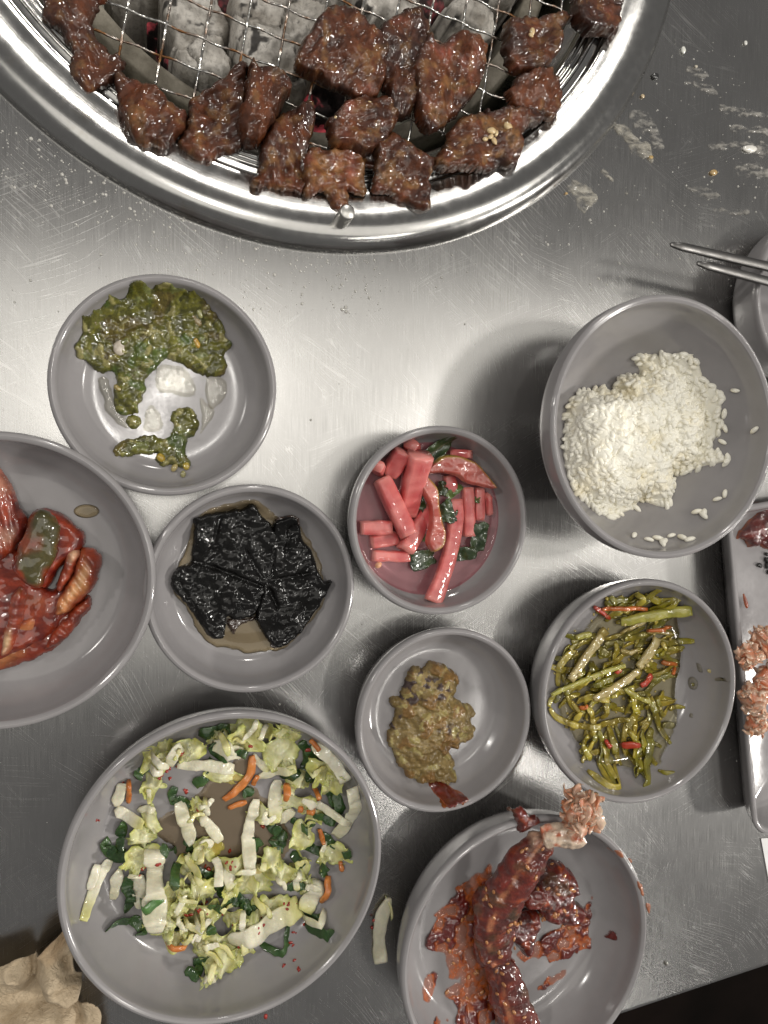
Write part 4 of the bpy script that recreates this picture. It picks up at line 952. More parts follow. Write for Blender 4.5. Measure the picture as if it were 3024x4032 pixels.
for i, (pts, w) in enumerate([([(845, 655), (930, 710), (1010, 765)], 42), ([(1175, 735), (1000, 810), (860, 890), (650, 955)], 46), ([(875, 788), (780, 785), (690, 815), (520, 890)], 44), ([(225, 1050), (300, 1130), (480, 1185), (640, 1170), (800, 1125)], 46),
        ([(930, 960), (1000, 1090), (1075, 1290)], 48), ([(660, 1180), (690, 1290), (690, 1390)], 46), ([(970, 1190), (930, 1330), (880, 1430), (790, 1550)], 62), ([(450, 1470), (560, 1545), (640, 1530), (690, 1450)], 46), ([(1205, 600), (1110, 615), (1010, 655)], 40), ([(705, 560), (715, 630), (690, 700)], 38),
        ([(580, 615), (625, 640), (662, 675)], 60), ([(420, 1010), (520, 960), (640, 985)], 40), ([(1000, 960), (1030, 1050), (1060, 1120)], 36), ([(1100, 1060), (1150, 1040), (1200, 1035)], 34), ([(850, 860), (1010, 830), (1110, 780)], 36), ([(440, 640), (350, 660), (270, 760)], 50), ([(930, 1450), (980, 1450), (1030, 1460)], 34), ([(500, 1240), (470, 1340), (520, 1430)], 42), ([(1050, 1180), (1100, 1170), (1130, 1175)], 50), ([(620, 1010), (640, 1080), (610, 1130)], 40), ([(760, 900), (850, 960), (960, 1000)], 38), ([(820, 200), (860, 240), (830, 290)], 44), ([(650, 220), (680, 260), (690, 290)], 40), ([(1040, 560), (1060, 600), (1055, 620)], 36)]):
    chi(pts, w*1.25, .0012, chicol, 200+i, cap=.0215, twist=r5.uniform(-.8, .8))
chi([(640, 475), (500, 640), (350, 830)], 80, .0022, stemcol, 300, 'broad beige stem strip lying slanted across the chili dish', 'stem_strip', .022, taper=(.95, .8), grp='beige stem strips')
chi([(985, 525), (930, 640), (850, 740)], 84, .0022, stemcol, 301, 'short beige stem strip pointing at the dish wall', 'stem_strip', .022, taper=(.95, .9), grp='beige stem strips')
chi([(870, 770), (700, 870), (500, 960)], 70, .0020, stemcol, 302, 'beige stem strip half under the green strips', 'stem_strip', .020, taper=(.9, .6), grp='beige stem strips')
chi([(1130, 300), (960, 340), (740, 415)], 92, .0026, brightcol, 303, 'bright yellow-green thick stem piece under the orange sliver', 'stem_strip', .021, taper=(.9, .8), grp='beige stem strips')
chi([(745, 722), (560, 790), (225, 945)], 42, .0018, brightcol, 304, 'long thin yellow-green stem crossing the broad beige strip', 'stem_strip', .024, taper=(.95, .8), grp='beige stem strips')
chi([(1110, 500), (1020, 490), (940, 492)], 34, .0016, stemcol, 305, 'small beige stem sliver beside the orange bit', 'stem_strip', .022, grp='beige stem strips')
chi([(750, 500), (830, 450), (930, 400)], 34, .0018, stemcol, 306, 'curved greyish stem shred across the thick stem piece', 'stem_strip', .024, grp='beige stem strips')
chi([(740, 620), (800, 640), (860, 620)], 44, .002, stemcol, 307, 'pale curled stem scrap beside the short beige strip', 'stem_strip', .022, grp='beige stem strips')
chi([(520, 500), (460, 515), (410, 530)], 50, .0018, brightcol, 308, 'stubby yellow-green piece near the dish wall', 'stem_strip', .020, grp='beige stem strips')
for i, (pts, w, c_, lab) in enumerate([([(555, 305), (600, 340), (665, 392)], 40, redc, 'red chili sliver with a rounded end'), ([(600, 322), (750, 308), (905, 312)], 38, orac, 'long orange carrot sliver at the top of the tangle'), ([(935, 480), (1020, 462), (1115, 450)], 36, orac, 'orange carrot bit beside the small stem sliver'), ([(955, 795), (930, 850), (885, 885)], 52, redc, 'bright red chili curl in the middle of the tangle'),
        ([(740, 1320), (800, 1305), (855, 1300)], 56, redc, 'red chili chunk low in the tangle'), ([(1050, 715), (1100, 720), (1155, 725)], 44, orac, 'orange chili bit near the end of the tangle'), ([(625, 1280), (635, 1310), (645, 1330)], 36, redc, 'small red chili bit next to the red chunk'), ([(685, 775), (705, 765), (725, 758)], 34, redc, 'tiny red chili bit under the long thin stem'), ([(1100, 790), (1130, 770), (1150, 750)], 34, orac, 'reddish strip end beside the orange bit'), ([(440, 1040), (465, 1035), (480, 1020)], 30, orac, 'small orange bit near the dish wall')]):
    chi(pts, w, .002, c_, 320+i, lab, 'chili_strip', .023, grp='red and orange slivers', taper=(.6, .6))
M_SEED = food_mat('chili_seed', (.55, .45, .18), rough=.35, coat=.6, nscale=500, var=.2)
ins = []
for i in range(80):
    while True:
        x, y = r5.uniform(250, 1200), r5.uniform(200, 1530)
        if inside_poly(np.array([[x, y]]), reg)[0]: break
    q = C5([(x, y)], .014)[0]; z = pe.get(q[None])[0]
    ins.append((rotm(r5.uniform(-.4, .4), r5.uniform(-.4, .4), r5.uniform(0, 6.3))*np.array([.0013, .00095, .0005])[None, :]*r5.uniform(.7, 1.15), np.array([*q, z+.0003])))
V, F = join_instances(ICO1, ins); o = tag(link('chili_seeds', mesh_from(V, F), M_SEED), 'pale chili seeds scattered over the pickled strips', 'seeds', kind='stuff')
for x, y, s, lab in ((1350, 758, .0017, 'single tan sesame seed on the chili dish wall'), (1235, 858, .0016, 'round olive crumb with a drop of brine')):
    q = hit(D_PEP, 2060+x/1.8433, 2230+y/1.8433, .0005); chunk('dish_crumb', M_SEED if s > .00165 else M_CHI, (*q, float(D_PEP.z(q[None])[0])+.0004), (s, s*.62, .0006), 3, (.16, .14, .02), lab, 'crumb', None, rz=-.3)
M_DROP = liquid_mat('clear_drop', (.95, .93, .85), (.4, .4, .3), .03, .02)
for pts, lab in (([(1195, 820), (1230, 800), (1265, 840), (1250, 890), (1205, 880)], 'brine drop around the olive crumb'), ([(1255, 700), (1290, 720), (1300, 770), (1270, 760)], 'small brine drop near the sesame seed'), ([(1390, 815), (1480, 815), (1485, 835), (1400, 832)], 'thin brine drip high on the dish wall'), ([(1205, 1070), (1235, 1060), (1225, 1100), (1205, 1110)], 'tiny brine drop near the strip tips')):
    q = np.array([hit(D_PEP, 2060+x/1.8433, 2230+y/1.8433, .0003) for x, y in pts])
    tag(slab_obj('brine_drop', M_DROP, q, lambda v_: D_PEP.z(v_)+.0001, .0009, res=.0004, edge=.0012, seed=1), lab, 'drop', 'brine drops in the chili dish')

# ================================================================== CABBAGE SALAD
C7 = crop(200, 2720, 1.2022); pc = Pile(D_CAB); K7 = .000122/1.2022
tag(slab_obj('sauce_pool', liquid_mat('brown_dressing', (.97, .885, .74), (.25, .11, .03), .02, .03, (120, .15, .001)), C7([(480, 640), (600, 600), (720, 520), (800, 420), (900, 330), (1000, 420), (1080, 620), (1120, 760), (1000, 860), (860, 900), (700, 860), (600, 800), (520, 720)], .0055), lambda q: D_CAB.z(q)-.0001, .0006, res=.0009, edge=.002, ragged=.005, rscale=.013, seed=4, open_=True), 'thin brown dressing pool in the cabbage dish', 'dressing')
M_CABL = food_mat('cabbage_leaf', None, rough=.45, spec=.3, coat=.45, coatr=.08, nscale=420, nstr=.45, ndist=.0008, var=.13, sss=.25, big=(170, .4, .0012))
def ribcol(V, s, lat, seed):
    n = fbm(V, .006, 3, seed); c = mixc((.66, .63, .44), (.80, .76, .62), np.clip(.5+.6*n, 0, 1)); return mixc(c, (.60, .58, .17), sstep(.55, 1., np.asarray(s))*(seed % 3 == 0)*.8)
def ylwcol(V, s, lat, seed):
    n = fbm(V, .005, 3, seed); e = fbm(V, .0016, 2, seed+1); f = (seed*.618) % 1
    c = mixc((.60, .56, .17), (.78, .74, .42), np.clip(.5+.55*n+.25*e+.3*(f-.5), 0, 1)); c = mixc(c, (.78, .75, .56), np.clip(1.15-2.6*np.abs(np.asarray(lat)), 0, 1)*.55); return mixc(c, (.40, .46, .08), np.clip(s-.72, 0, 1)*2.4)
def grncol(V, s, lat, seed):
    n = fbm(V, .003, 3, seed); return mixc((.016, .050, .012), (.050, .115, .028), np.clip(.5+.7*n+.4*(((seed*.618) % 1)-.5), 0, 1))
def carcol(V, s, lat, seed):
    n = fbm(V, .003, 3, seed); return mixc((.48, .14, .025), (.62, .23, .06), np.clip(.5+.7*n, 0, 1))
r7 = random.Random(11)
EXTRA = 1
def csz(k, lo=.009, hi=.0185): return r7.uniform(lo, hi)
CL = dict(yl='crumpled yellow cabbage leaf piece in the salad dish', gr='dark green leaf strip in the cabbage salad', ri='white cabbage rib strip in the salad dish', ca='orange carrot shred in the cabbage salad')
greens = [[(700, 212), (770, 195), (850, 180)], [(760, 245), (790, 320), (845, 345)], [(740, 350), (775, 400), (680, 475)], [(860, 270), (940, 300)], [(1190, 245), (1225, 330), (1200, 430)], [(1100, 432), (1140, 405), (1180, 390)], [(400, 432), (430, 400), (460, 380)], [(335, 640), (330, 700), (320, 775)], [(250, 725), (270, 790), (310, 800), (345, 775)],
          [(520, 740), (560, 770), (595, 800)], [(650, 765), (680, 810), (705, 855)], [(570, 905), (590, 860), (612, 838)], [(700, 870), (780, 930), (812, 1020)], [(740, 1010), (820, 1030), (895, 1042)], [(265, 1130), (370, 1120), (445, 1165), (400, 1190)], [(385, 960), (375, 1020), (355, 1085)], [(560, 1140), (620, 1100)], [(770, 1175), (760, 1140), (750, 1110)],
          [(675, 1315), (720, 1310), (860, 1288)], [(1000, 1232), (1070, 1240), (1115, 1215), (1132, 1140)], [(1175, 1095), (1240, 1085), (1295, 1068)], [(1250, 600), (1300, 620), (1355, 650)], [(1185, 760), (1240, 770), (1295, 792)], [(1100, 945), (1150, 925), (1205, 920)], [(1315, 470), (1340, 520), (1352, 575)], [(1150, 800), (1205, 832)], [(1290, 700), (1325, 730), (1362, 765)], [(1310, 905), (1300, 870), (1285, 845)],
          [(1080, 700), (1075, 730), (1055, 765)], [(585, 560), (610, 545), (655, 582)], [(685, 715), (660, 735), (640, 760)], [(915, 522), (940, 505), (965, 485)], [(1040, 640), (1060, 680), (1090, 700)], [(960, 720), (985, 760), (975, 800)], [(700, 900), (660, 830), (640, 800)], [(590, 480), (575, 520), (590, 560)], [(850, 1020), (900, 1010), (905, 1040)], [(1150, 640), (1200, 660), (1260, 640)], [(640, 1330), (690, 1345), (700, 1310)], [(370, 910), (360, 960), (380, 1000)], [(900, 1060), (960, 1050)], [(1380, 780), (1400, 770), (1420, 762)]]
leaves = [(490, 340, 90, 80), (485, 465, 90, 75), (655, 285, 105, 85), (820, 425, 150, 55), (920, 225, 120, 130), (1100, 300, 130, 130), (1180, 440, 100, 75), (1300, 375, 110, 110), (1200, 685, 95, 80), (1340, 805, 120, 80), (1200, 865, 80, 130), (880, 835, 140, 60), (740, 780, 110, 75), (440, 715, 95, 85), (435, 810, 130, 75), (650, 860, 75, 70), (590, 960, 90, 120), (705, 965, 120, 110), (960, 940, 190, 85),
          (1040, 1050, 150, 115), (600, 1045, 100, 100), (705, 1090, 140, 95), (500, 1150, 95, 80), (590, 1175, 80, 85), (785, 1235, 160, 120), (700, 1190, 85, 85), (770, 1340, 115, 50), (1020, 610, 110, 60), (870, 1100, 80, 60), (1150, 555, 140, 60), (690, 590, 70, 70), (470, 640, 60, 110), (800, 215, 60, 40), (1010, 200, 90, 50), (1120, 195, 110, 50), (1330, 440, 70, 100), (1230, 960, 70, 60), (1090, 880, 110, 70), (1050, 820, 70, 70), (640, 1010, 80, 60), (540, 250+40, 60, 70), (850, 980, 70, 60), (1260, 620, 80, 50), (900, 1275, 30, 60), (560, 1080, 70, 70), (930, 1120, 90, 60), (660, 1140, 70, 60)]
ribs = [([(490, 775), (490, 940), (495, 1120)], 100, .003), ([(395, 875), (415, 980), (435, 1070)], 80, .003), ([(845, 1205), (1010, 1140), (1185, 1058)], 112, .0035), ([(980, 545), (945, 690), (945, 865)], 64, .003), ([(600, 385), (730, 380), (875, 392)], 66, .003), ([(1085, 455), (1070, 560), (1075, 650)], 70, .003), ([(605, 560), (640, 650), (665, 735)], 66, .003), ([(715, 615), (760, 680), (808, 748)], 52, .003),
        ([(275, 840), (215, 930), (160, 1050)], 52, .0022), ([(215, 850), (200, 900), (180, 950)], 40, .002), ([(325, 885), (300, 960), (290, 1030)], 52, .0022), ([(1275, 935), (1250, 1000), (1210, 1070)], 84, .003), ([(1300, 1050), (1260, 1085), (1205, 1105)], 50, .0025), ([(1405, 430), (1430, 540), (1405, 640), (1360, 725)], 66, .0016), ([(985, 445), (1070, 410), (1165, 375)], 44, .0025), ([(1195, 525), (1300, 580), (1425, 640)], 42, .0022), ([(335, 460), (320, 520), (305, 575)], 54, .0025), ([(305, 590), (360, 630), (435, 655)], 60, .0025),
        ([(770, 270), (840, 280), (905, 300)], 72, .003), ([(1240, 250), (1320, 310), (1385, 405)], 66, .0018), ([(835, 870), (850, 920), (860, 965)], 60, .003), ([(780, 820), (800, 880), (795, 970)], 46, .0022), ([(1090, 640), (1130, 625), (1165, 600)], 60, .003), ([(960, 340), (1010, 380), (1050, 400)], 44, .002), ([(560, 350), (580, 290), (620, 260)], 50, .002), ([(700, 760), (730, 740), (770, 760)], 40, .002)]
cars = [[(960, 335), (955, 420), (890, 500), (825, 552)], [(990, 430), (975, 455), (968, 480)], [(367, 450), (368, 500), (364, 565)], [(1122, 455), (1112, 520)], [(1225, 225), (1265, 268)], [(550, 1212), (600, 1216), (662, 1214)], [(1325, 910), (1310, 970), (1290, 1025)], [(1288, 690), (1300, 740)], [(1258, 480), (1272, 512)], [(845, 590), (890, 575), (935, 560)], [(1215, 585), (1255, 575)], [(1380, 830), (1385, 870)], [(1185, 590), (1190, 560)]]
_r = random.Random(77)
leaves += [(x+_r.uniform(-45, 45), y+_r.uniform(-45, 45), w*_r.uniform(.45, .8), h_*_r.uniform(.4, .75)) for x, y, w, h_ in leaves[::2]]
greens += [[(x+30, y+25) for x, y in g_] for g_ in greens[::4]]
jobs = [('g', i) for i in range(len(greens))]+[('l', i) for i in range(len(leaves))]+[('r', i) for i in range(len(ribs))]
def do_green(i):
    o = strip('leaf_strip', pc, C7(greens[i], .012), r7.uniform(36, 56)*K7, .0004, M_CABL, grncol, .020, (.6, .5), True, 500+i, r7.uniform(-2.0, 2.0), .0022, segs=10, stiff=2, rough=.13)
    tag(o, CL['gr'], 'leaf strip', 'dark green strips in the salad')
def do_leaf(i):
    x, y, w, h_ = leaves[i]
    o = leafpatch('cabbage_leaf', pc, C7([(x, y)], .013)[0], w*K7*1.42, h_*K7*1.42, r7.uniform(-.5, .5), M_CABL, ylwcol, curl=.0065, frill=.0034, tilt=(r7.uniform(-.35, .35), r7.uniform(-.35, .35)), thick=.0004, cap=.019, seed=600+i, ragged=.42, rings=10, segs=44)
    tag(o, CL['yl'], 'cabbage leaf', 'yellow cabbage leaf pieces')
RIBL = {0: 'broad white cabbage rib standing upright under the bright chive piece', 2: 'widest white cabbage rib lying slanted at the front of the salad', 3: 'narrow white rib lying across the brown dressing', 4: 'long flat white rib above the dressing pool', 8: 'tapered pale rib leaning on the wall of the salad dish', 9: 'thin rib sliver behind the tapered pale rib', 10: 'short pale rib alone beside the tapered one', 13: 'wavy pale leaf edge bending along the dish wall', 15: 'thin straight rib crossing the wavy leaf edge', 7: 'small rib piece slanting into the dressing'}
CARL = {0: 'long curved orange carrot shred dipping in the dressing', 9: 'carrot shred lying in the brown dressing', 5: 'carrot shred at the front of the salad', 6: 'thick carrot shred beside the small white ribs', 2: 'upright carrot shred near the dish wall'}
def do_rib(i):
    pts, w, t = ribs[i]
    o = strip('cabbage_rib', pc, C7(pts, .014), w*K7*.9, t*.5, M_CABL, ribcol, .021, (r7.uniform(.45, .95), r7.uniform(.45, .9)), True, 700+i, r7.uniform(-.9, .9), .0012, segs=16, stiff=8, rough=.07)
    tag(o, RIBL.get(i, CL['ri']), 'cabbage rib', 'white cabbage rib strips')
for i in list(range(0, 42, 2))+list(range(42, len(greens))): do_green(i)
for i in range(0, len(leaves), 3): do_leaf(i)
for i in range(len(ribs)): 
    if i % 3 == 1: do_rib(i)
for i in range(1, len(leaves), 3): do_leaf(i)
for i in (1, 5, 11, 15, 19, 25, 29, 33, 37): do_green(i)
for i in range(len(ribs)):
    if i % 3 == 2: do_rib(i)
for i in range(2, len(leaves), 3): do_leaf(i)
for i in range(len(ribs)):
    if i % 3 == 0: do_rib(i)
for i in (3, 7, 9, 13, 17, 21, 23, 27, 31, 35, 39, 41): do_green(i)
_r2 = random.Random(5)
for k in range(48):
    x, y, w, h_ = leaves[_r2.randrange(47)]; x += _r2.uniform(-60, 60); y += _r2.uniform(-50, 50); a_ = _r2.uniform(0, 3.14); L = _r2.uniform(45, 110); bb = _r2.uniform(-18, 18)
    pts = [(x-math.cos(a_)*L/2, y-math.sin(a_)*L/2), (x+bb*math.sin(a_), y-bb*math.cos(a_)), (x+math.cos(a_)*L/2, y+math.sin(a_)*L/2)]
    o = strip('cabbage_shred', pc, C7(pts, .015), _r2.uniform(18, 34)*K7, .0009, M_CABL, ylwcol if k % 2 else ribcol, .022, (.6, .4), True, 950+k, _r2.uniform(-1.2, 1.2), .0014, segs=10, stiff=3, rough=.10)
    tag(o, 'thin pale cabbage shred matted into the salad', 'cabbage shred', 'thin cabbage shreds in the salad')
o = strip('leaf_strip', pc, C7([(428, 1058), (480, 1020), (530, 990)], .018), 44*K7, .0010, M_CABL, lambda V, s, l, sd: grncol(V, s, l, sd)*1.9, .024, (.9, .9), True, 590, 0, 0); tag(o, 'bright green chive piece lying across the white rib', 'leaf strip')
for i, pts in enumerate(cars):
    tag(strip('carrot_shred', pc, C7(pts, .014), (34 if i in (0, 3, 6) else 24)*K7, .0016, M_CABL, carcol, .022, (.7, .7), True, 800+i, .2, .0006), CARL.get(i, CL['ca']), 'carrot', 'carrot shreds in the salad')
M_FLK = food_mat('chili_flake', (.33, .020, .010), rough=.4, coat=.5, nscale=400)
ins = []
fl = [(510, 838), (480, 850), (520, 828), (440, 862), (425, 868), (525, 945), (512, 880), (540, 415), (560, 410), (525, 420), (600, 398), (650, 385), (840, 830), (868, 828), (845, 842), (860, 850), (985, 1128), (1010, 1118), (1020, 1135), (990, 1140), (690, 1070), (720, 1075), (660, 1085), (640, 1075), (705, 1060), (740, 1065), (820, 1098), (815, 1110), (750, 890), (740, 880), (1130, 1040), (1170, 1052), (1120, 1050), (1140, 1162), (1165, 1188), (1148, 1222), (1105, 1290), (1150, 1270), (1160, 1280), (895, 1235), (900, 1215), (935, 1218), (560, 455), (640, 515), (700, 580), (215, 645), (990, 1425), (1215, 1145), (520, 425), (1235, 320), (940, 255), (620, 290), (870, 1155), (1015, 690), (1230, 300), (330, 470), (860, 810)]
for x, y in fl:
    for j in range(2):
        q = C7([(x+r7.uniform(-7, 7), y+r7.uniform(-7, 7))], .015)[0]; z = pc.get(q[None])[0]
        ins.append((rotm(r7.uniform(-.4, .4), r7.uniform(-.4, .4), r7.uniform(0, 6))*np.array([.0010, .0007, .0003])[None, :]*r7.uniform(.6, 1.5), np.array([*q, z+.0003])))
V, F = join_instances(ICO1, ins); tag(link('chili_flakes', mesh_from(V, F), M_FLK), 'red chili flakes sprinkled over the cabbage salad', 'chili flakes', kind='stuff')
# stray piece on the table
class Flat:
    def __init__(s, c, R): s.c = np.array(c[:2]); s.R = R
    def z(s, xy): return np.full(len(xy), .0002)
ps = Pile(Flat(P(1500, 3650), .03))
o = strip('cabbage_scrap', ps, C7([(1600, 985), (1565, 1090), (1555, 1180), (1565, 1290)], .002), 70*K7, .0022, M_CABL, ribcol, .02, (.5, .9), True, 901, .3, .0008, segs=12); tag(o, 'stray white cabbage strip fallen on the table beside the salad dish', 'cabbage scrap')
o = strip('sprout_thread', ps, C7([(1590, 985), (1612, 1030), (1618, 1100)], .003), 12*K7, .0008, M_CABL, ylwcol, .02, (.5, .5), False, 902); tag(o, 'thin yellow thread curling off the stray cabbage strip', 'thread')
ins = []
for x, y in ((1528, 1085), (1535, 1100), (1525, 1130), (1560, 1075), (1570, 1050), (1565, 1062)):
    q = C7([(x, y)], .002)[0]; ins.append((np.diag([.0011, .0008, .0004]), np.array([*q, ps.get(q[None])[0]+.0003])))
V, F = join_instances(ICO1, ins); tag(link('chili_flakes', mesh_from(V, F), M_FLK), 'few red flakes on the stray cabbage strip', 'chili flakes', kind='stuff')

# ================================================================== KIMCHI
CK = crop(0, 1650, 1.144)
M_KIM = food_mat('kimchi', None, rough=.5, spec=.25, coat=.8, coatr=.06, cn=(170, .7, .002), nscale=420, nstr=.45, ndist=.0008, var=.25, sss=.2, big=(140, .35, .0015))
def kim(pts, z, T, seed, ca, cb, lab, sauce=.5, edge=.004, ridge=None, pale=None):
    poly = CK(pts, .010+z)
    def hf(xy, d):
        h = .0014*fbm(pad3(xy, seed), .012, 2, seed)+.0002*fbm(pad3(xy, seed), .003, 2, seed+1)
        if ridge: h = h+.0006*np.sin((xy@np.array([math.cos(ridge), math.sin(ridge)]))/.0042*6.28)
        return h
    def cf(xy, d, h):
        n = fbm(pad3(xy, seed), .010, 4, seed+2); c = mixc(ca, cb, np.clip(.5+.6*n, 0, 1))
        if pale is not None: c = mixc(c, pale, sstep(.0025, .006, d)*.85)
        s_ = sstep(.55-sauce, .95-sauce, .5+.5*fbm(pad3(xy, seed), .013, 3, seed+3)+.35*np.clip(1-d/.004, 0, 1))
        return mixc(c, mixc((.12, .008, .005), (.30, .035, .008), np.clip(.5+.8*fbm(pad3(xy), .004, 3, seed+4), 0, 1)), s_*.95)
    o = slab_obj('kimchi_piece', M_KIM, poly, lambda q: D_KIM.z(q)*.6+D_KIM.t*.4+z, T, res=.0006, edge=edge, hfun=hf, cfun=cf, ragged=.0008, rscale=.004, seed=seed)
    return tag(o, lab, 'kimchi', 'kimchi pieces in the large dish')
kim([(-60, 1150), (0, 1135), (100, 1105), (205, 1065), (300, 985), (398, 865), (395, 800), (340, 830), (230, 880), (120, 880), (0, 950), (-60, 950)], 0, .004, 1, (.30, .06, .02), (.42, .16, .05), 'flat red-stained cabbage leaf at the bottom of the kimchi', .32, pale=(.52, .20, .07))
kim([(-60, 560), (60, 560), (160, 740), (240, 760), (300, 640), (330, 840), (230, 980), (80, 1060), (-60, 1080)], 0, .005, 2, (.12, .015, .008), (.26, .04, .012), 'dark red sauced mass in the middle of the kimchi', .5, pale=(.40, .10, .03))
kim([(-60, 200), (0, 235), (45, 300), (85, 400), (122, 470), (112, 520), (60, 600), (0, 640), (-60, 640)], .003, .006, 3, (.36, .14, .09), (.46, .22, .15), 'pinkish thick cabbage stem at the top of the kimchi', .22, ridge=.2, pale=(.50, .30, .22))
kim([(-10, 1070), (20, 920), (55, 790), (100, 770), (108, 850), (70, 1000), (40, 1060)], .004, .006, 4, (.48, .26, .12), (.55, .36, .20), 'pale upright stem below the green kimchi leaf', .18, ridge=1.2, pale=(.62, .44, .26))
kim([(120, 440), (210, 403), (330, 470), (382, 540), (350, 610), (290, 650), (250, 710), (205, 770), (150, 750), (120, 600)], .002, .007, 5, (.20, .018, .008), (.32, .04, .012), 'chunky red-sauced leaf beside the green piece', .55, pale=(.40, .08, .02))
kim([(300, 605), (345, 595), (350, 640), (320, 700), (270, 780), (255, 760), (280, 680)], .006, .005, 6, (.55, .30, .17), (.62, .40, .25), 'narrow whitish stem edge next to the orange stem', .18, ridge=.5)
kim([(350, 600), (400, 588), (456, 618), (452, 690), (412, 765), (352, 832), (300, 885), (240, 885), (265, 790), (320, 700)], .004, .007, 7, (.48, .17, .05), (.58, .28, .10), 'translucent orange cabbage stem at the end of the kimchi', .12, ridge=.6, pale=(.64, .40, .20))
kim([(330, 850), (398, 800), (400, 850), (300, 985), (210, 1050), (200, 1020)], .003, .004, 8, (.42, .13, .05), (.50, .22, .10), 'thin orange leaf edge along the bottom of the kimchi', .35, ridge=.8)
o = kim([(48, 675), (90, 540), (135, 425), (200, 408), (262, 480), (247, 620), (205, 700), (172, 765), (100, 742)], .010, .0035, 9, (.045, .040, .010), (.075, .062, .015), 'dark olive green square leaf on top of the kimchi', -.12)
q = hit(D_KIM, 390/1.144, 1650+415/1.144, .0003)
tag(slab_obj('kimchi_juice_drop', M_SOY, np.array([q+np.array([math.cos(a)*.0052, math.sin(a)*.0030]) for a in np.linspace(0, 6.28, 12, endpoint=False)]), lambda v_: D_KIM.z(v_)+.0001, .0006, res=.0005, edge=.002, seed=2), 'brown juice drop on the kimchi dish wall', 'drop')

# ================================================================== CRAB LEG
C8 = dcrop(D_CRAB, 1520, 3130, 1.508, .0005); C8f = crop(1520, 3130, 1.508)
M_FILM = food_mat('sauce_film', None, film=True, rough=.35, spec=.3, coat=.9, coatr=.05, nscale=600, nstr=.6, ndist=.0009, var=.35)
def pud(pts, T, seed, lab, name='chili_sauce'):
    def cf(xy, d, h): 
        n = fbm(pad3(xy), .006, 4, seed); thick = sstep(-.05, .30, n); c = mixc((.46, .10, .012), (.115, .010, .006), thick); al = .42+.35*sstep(-.6, .1, n)+.5*thick; al = np.clip(al*sstep(0, .0008, d+.0002), 0, 1); return np.c_[c, al]
    def hf(xy, d): 
        n = fbm(pad3(xy), .006, 4, seed); return .0022*sstep(-.05, .6, n)*T/.0008*.8+.0002*fbm(pad3(xy), .002, 2, seed)
    return tag(slab_obj(name, M_FILM, C8(pts), lambda q: D_CRAB.z(q)+.0001, T*.3, res=.0005, edge=.001, hfun=hf, cfun=cf, ragged=.0028, rscale=.006, seed=seed, open_=True), lab, 'sauce', 'red chili sauce in the crab dish')
pud([(600, 395), (545, 450), (445, 540), (380, 610), (310, 705), (252, 830), (232, 915), (340, 945), (385, 1060), (430, 1110), (358, 1152), (358, 1200), (420, 1240), (420, 1310), (300, 1330), (310, 1370), (640, 1370), (640, 1000), (640, 850), (640, 600), (640, 420)], .0007, 31, 'wide red sauce smear beside the crab leg')
pud([(860, 880), (960, 820), (1100, 760), (1225, 615), (1212, 720), (1200, 800), (1240, 880), (1190, 945), (1080, 965), (960, 985), (870, 980), (820, 1010), (790, 950)], .0007, 32, 'red sauce smear fanning out from the crab lump')
pud([(1230, 870), (1290, 830), (1345, 815), (1352, 850), (1300, 870), (1240, 905)], .0004, 33, 'thin sauce streak beyond the fanned smear')
pud([(250, 1072), (302, 1068), (290, 1140), (245, 1245), (198, 1212), (212, 1120)], .0004, 34, 'small separate sauce blot on the dish wall')
pud([(930, 1130), (1000, 1080), (1045, 1055), (1040, 1080), (980, 1120), (890, 1170)], .0002, 35, 'faint dragged sauce streak on the dish floor')
for i, pts in enumerate(([(1345, 320), (1390, 330), (1395, 360), (1360, 355)], [(1425, 365), (1445, 375), (1440, 395)], [(1475, 500), (1500, 520), (1515, 580), (1500, 570)], [(1530, 630), (1550, 640), (1550, 700), (1540, 690)])):
    q = np.array([P(1520+x/1.508, 3130+y/1.508, .029)[:2] for x, y in pts])
    tag(slab_obj('rim_stain', M_RED, q, lambda v_: D_CRAB.z(v_)+.00005, .0002, res=.0005, edge=.001, seed=i, cfun=lambda xy, d, h: np.tile((.30, .09, .03), (len(xy), 1)), ragged=.0005, rscale=.003), 'dried orange sauce stain on the crab dish rim', 'stain', 'sauce stains on the crab dish')
M_CRABS = food_mat('sauced_crab_shell', None, rough=.45, spec=.25, coat=1.0, coatr=.05, nscale=480, nstr=.6, ndist=.0010, var=.4, big=(210, .5, .002), cn=(190, .9, .0024))
crab = empty('marinated_crab', (*C8f([(700, 900)], .006)[0], .005)); tag(crab, 'crab leg coated in red chili sauce with sesame seeds', 'crab leg'); CO = np.array(crab.location)
def crabcol(V, seed):
    n = fbm(V, .007, 4, seed); m_ = fbm(V, .003, 3, seed+1); c = mixc((.055, .006, .004), (.15, .014, .006), np.clip(.5+.7*n, 0, 1))
    c = mixc(c, (.34, .06, .012), sstep(.35, .8, m_)*.7); return mixc(c, (.06, .05, .018), sstep(.45, .75, fbm(V, .009, 2, seed+5))*.5)
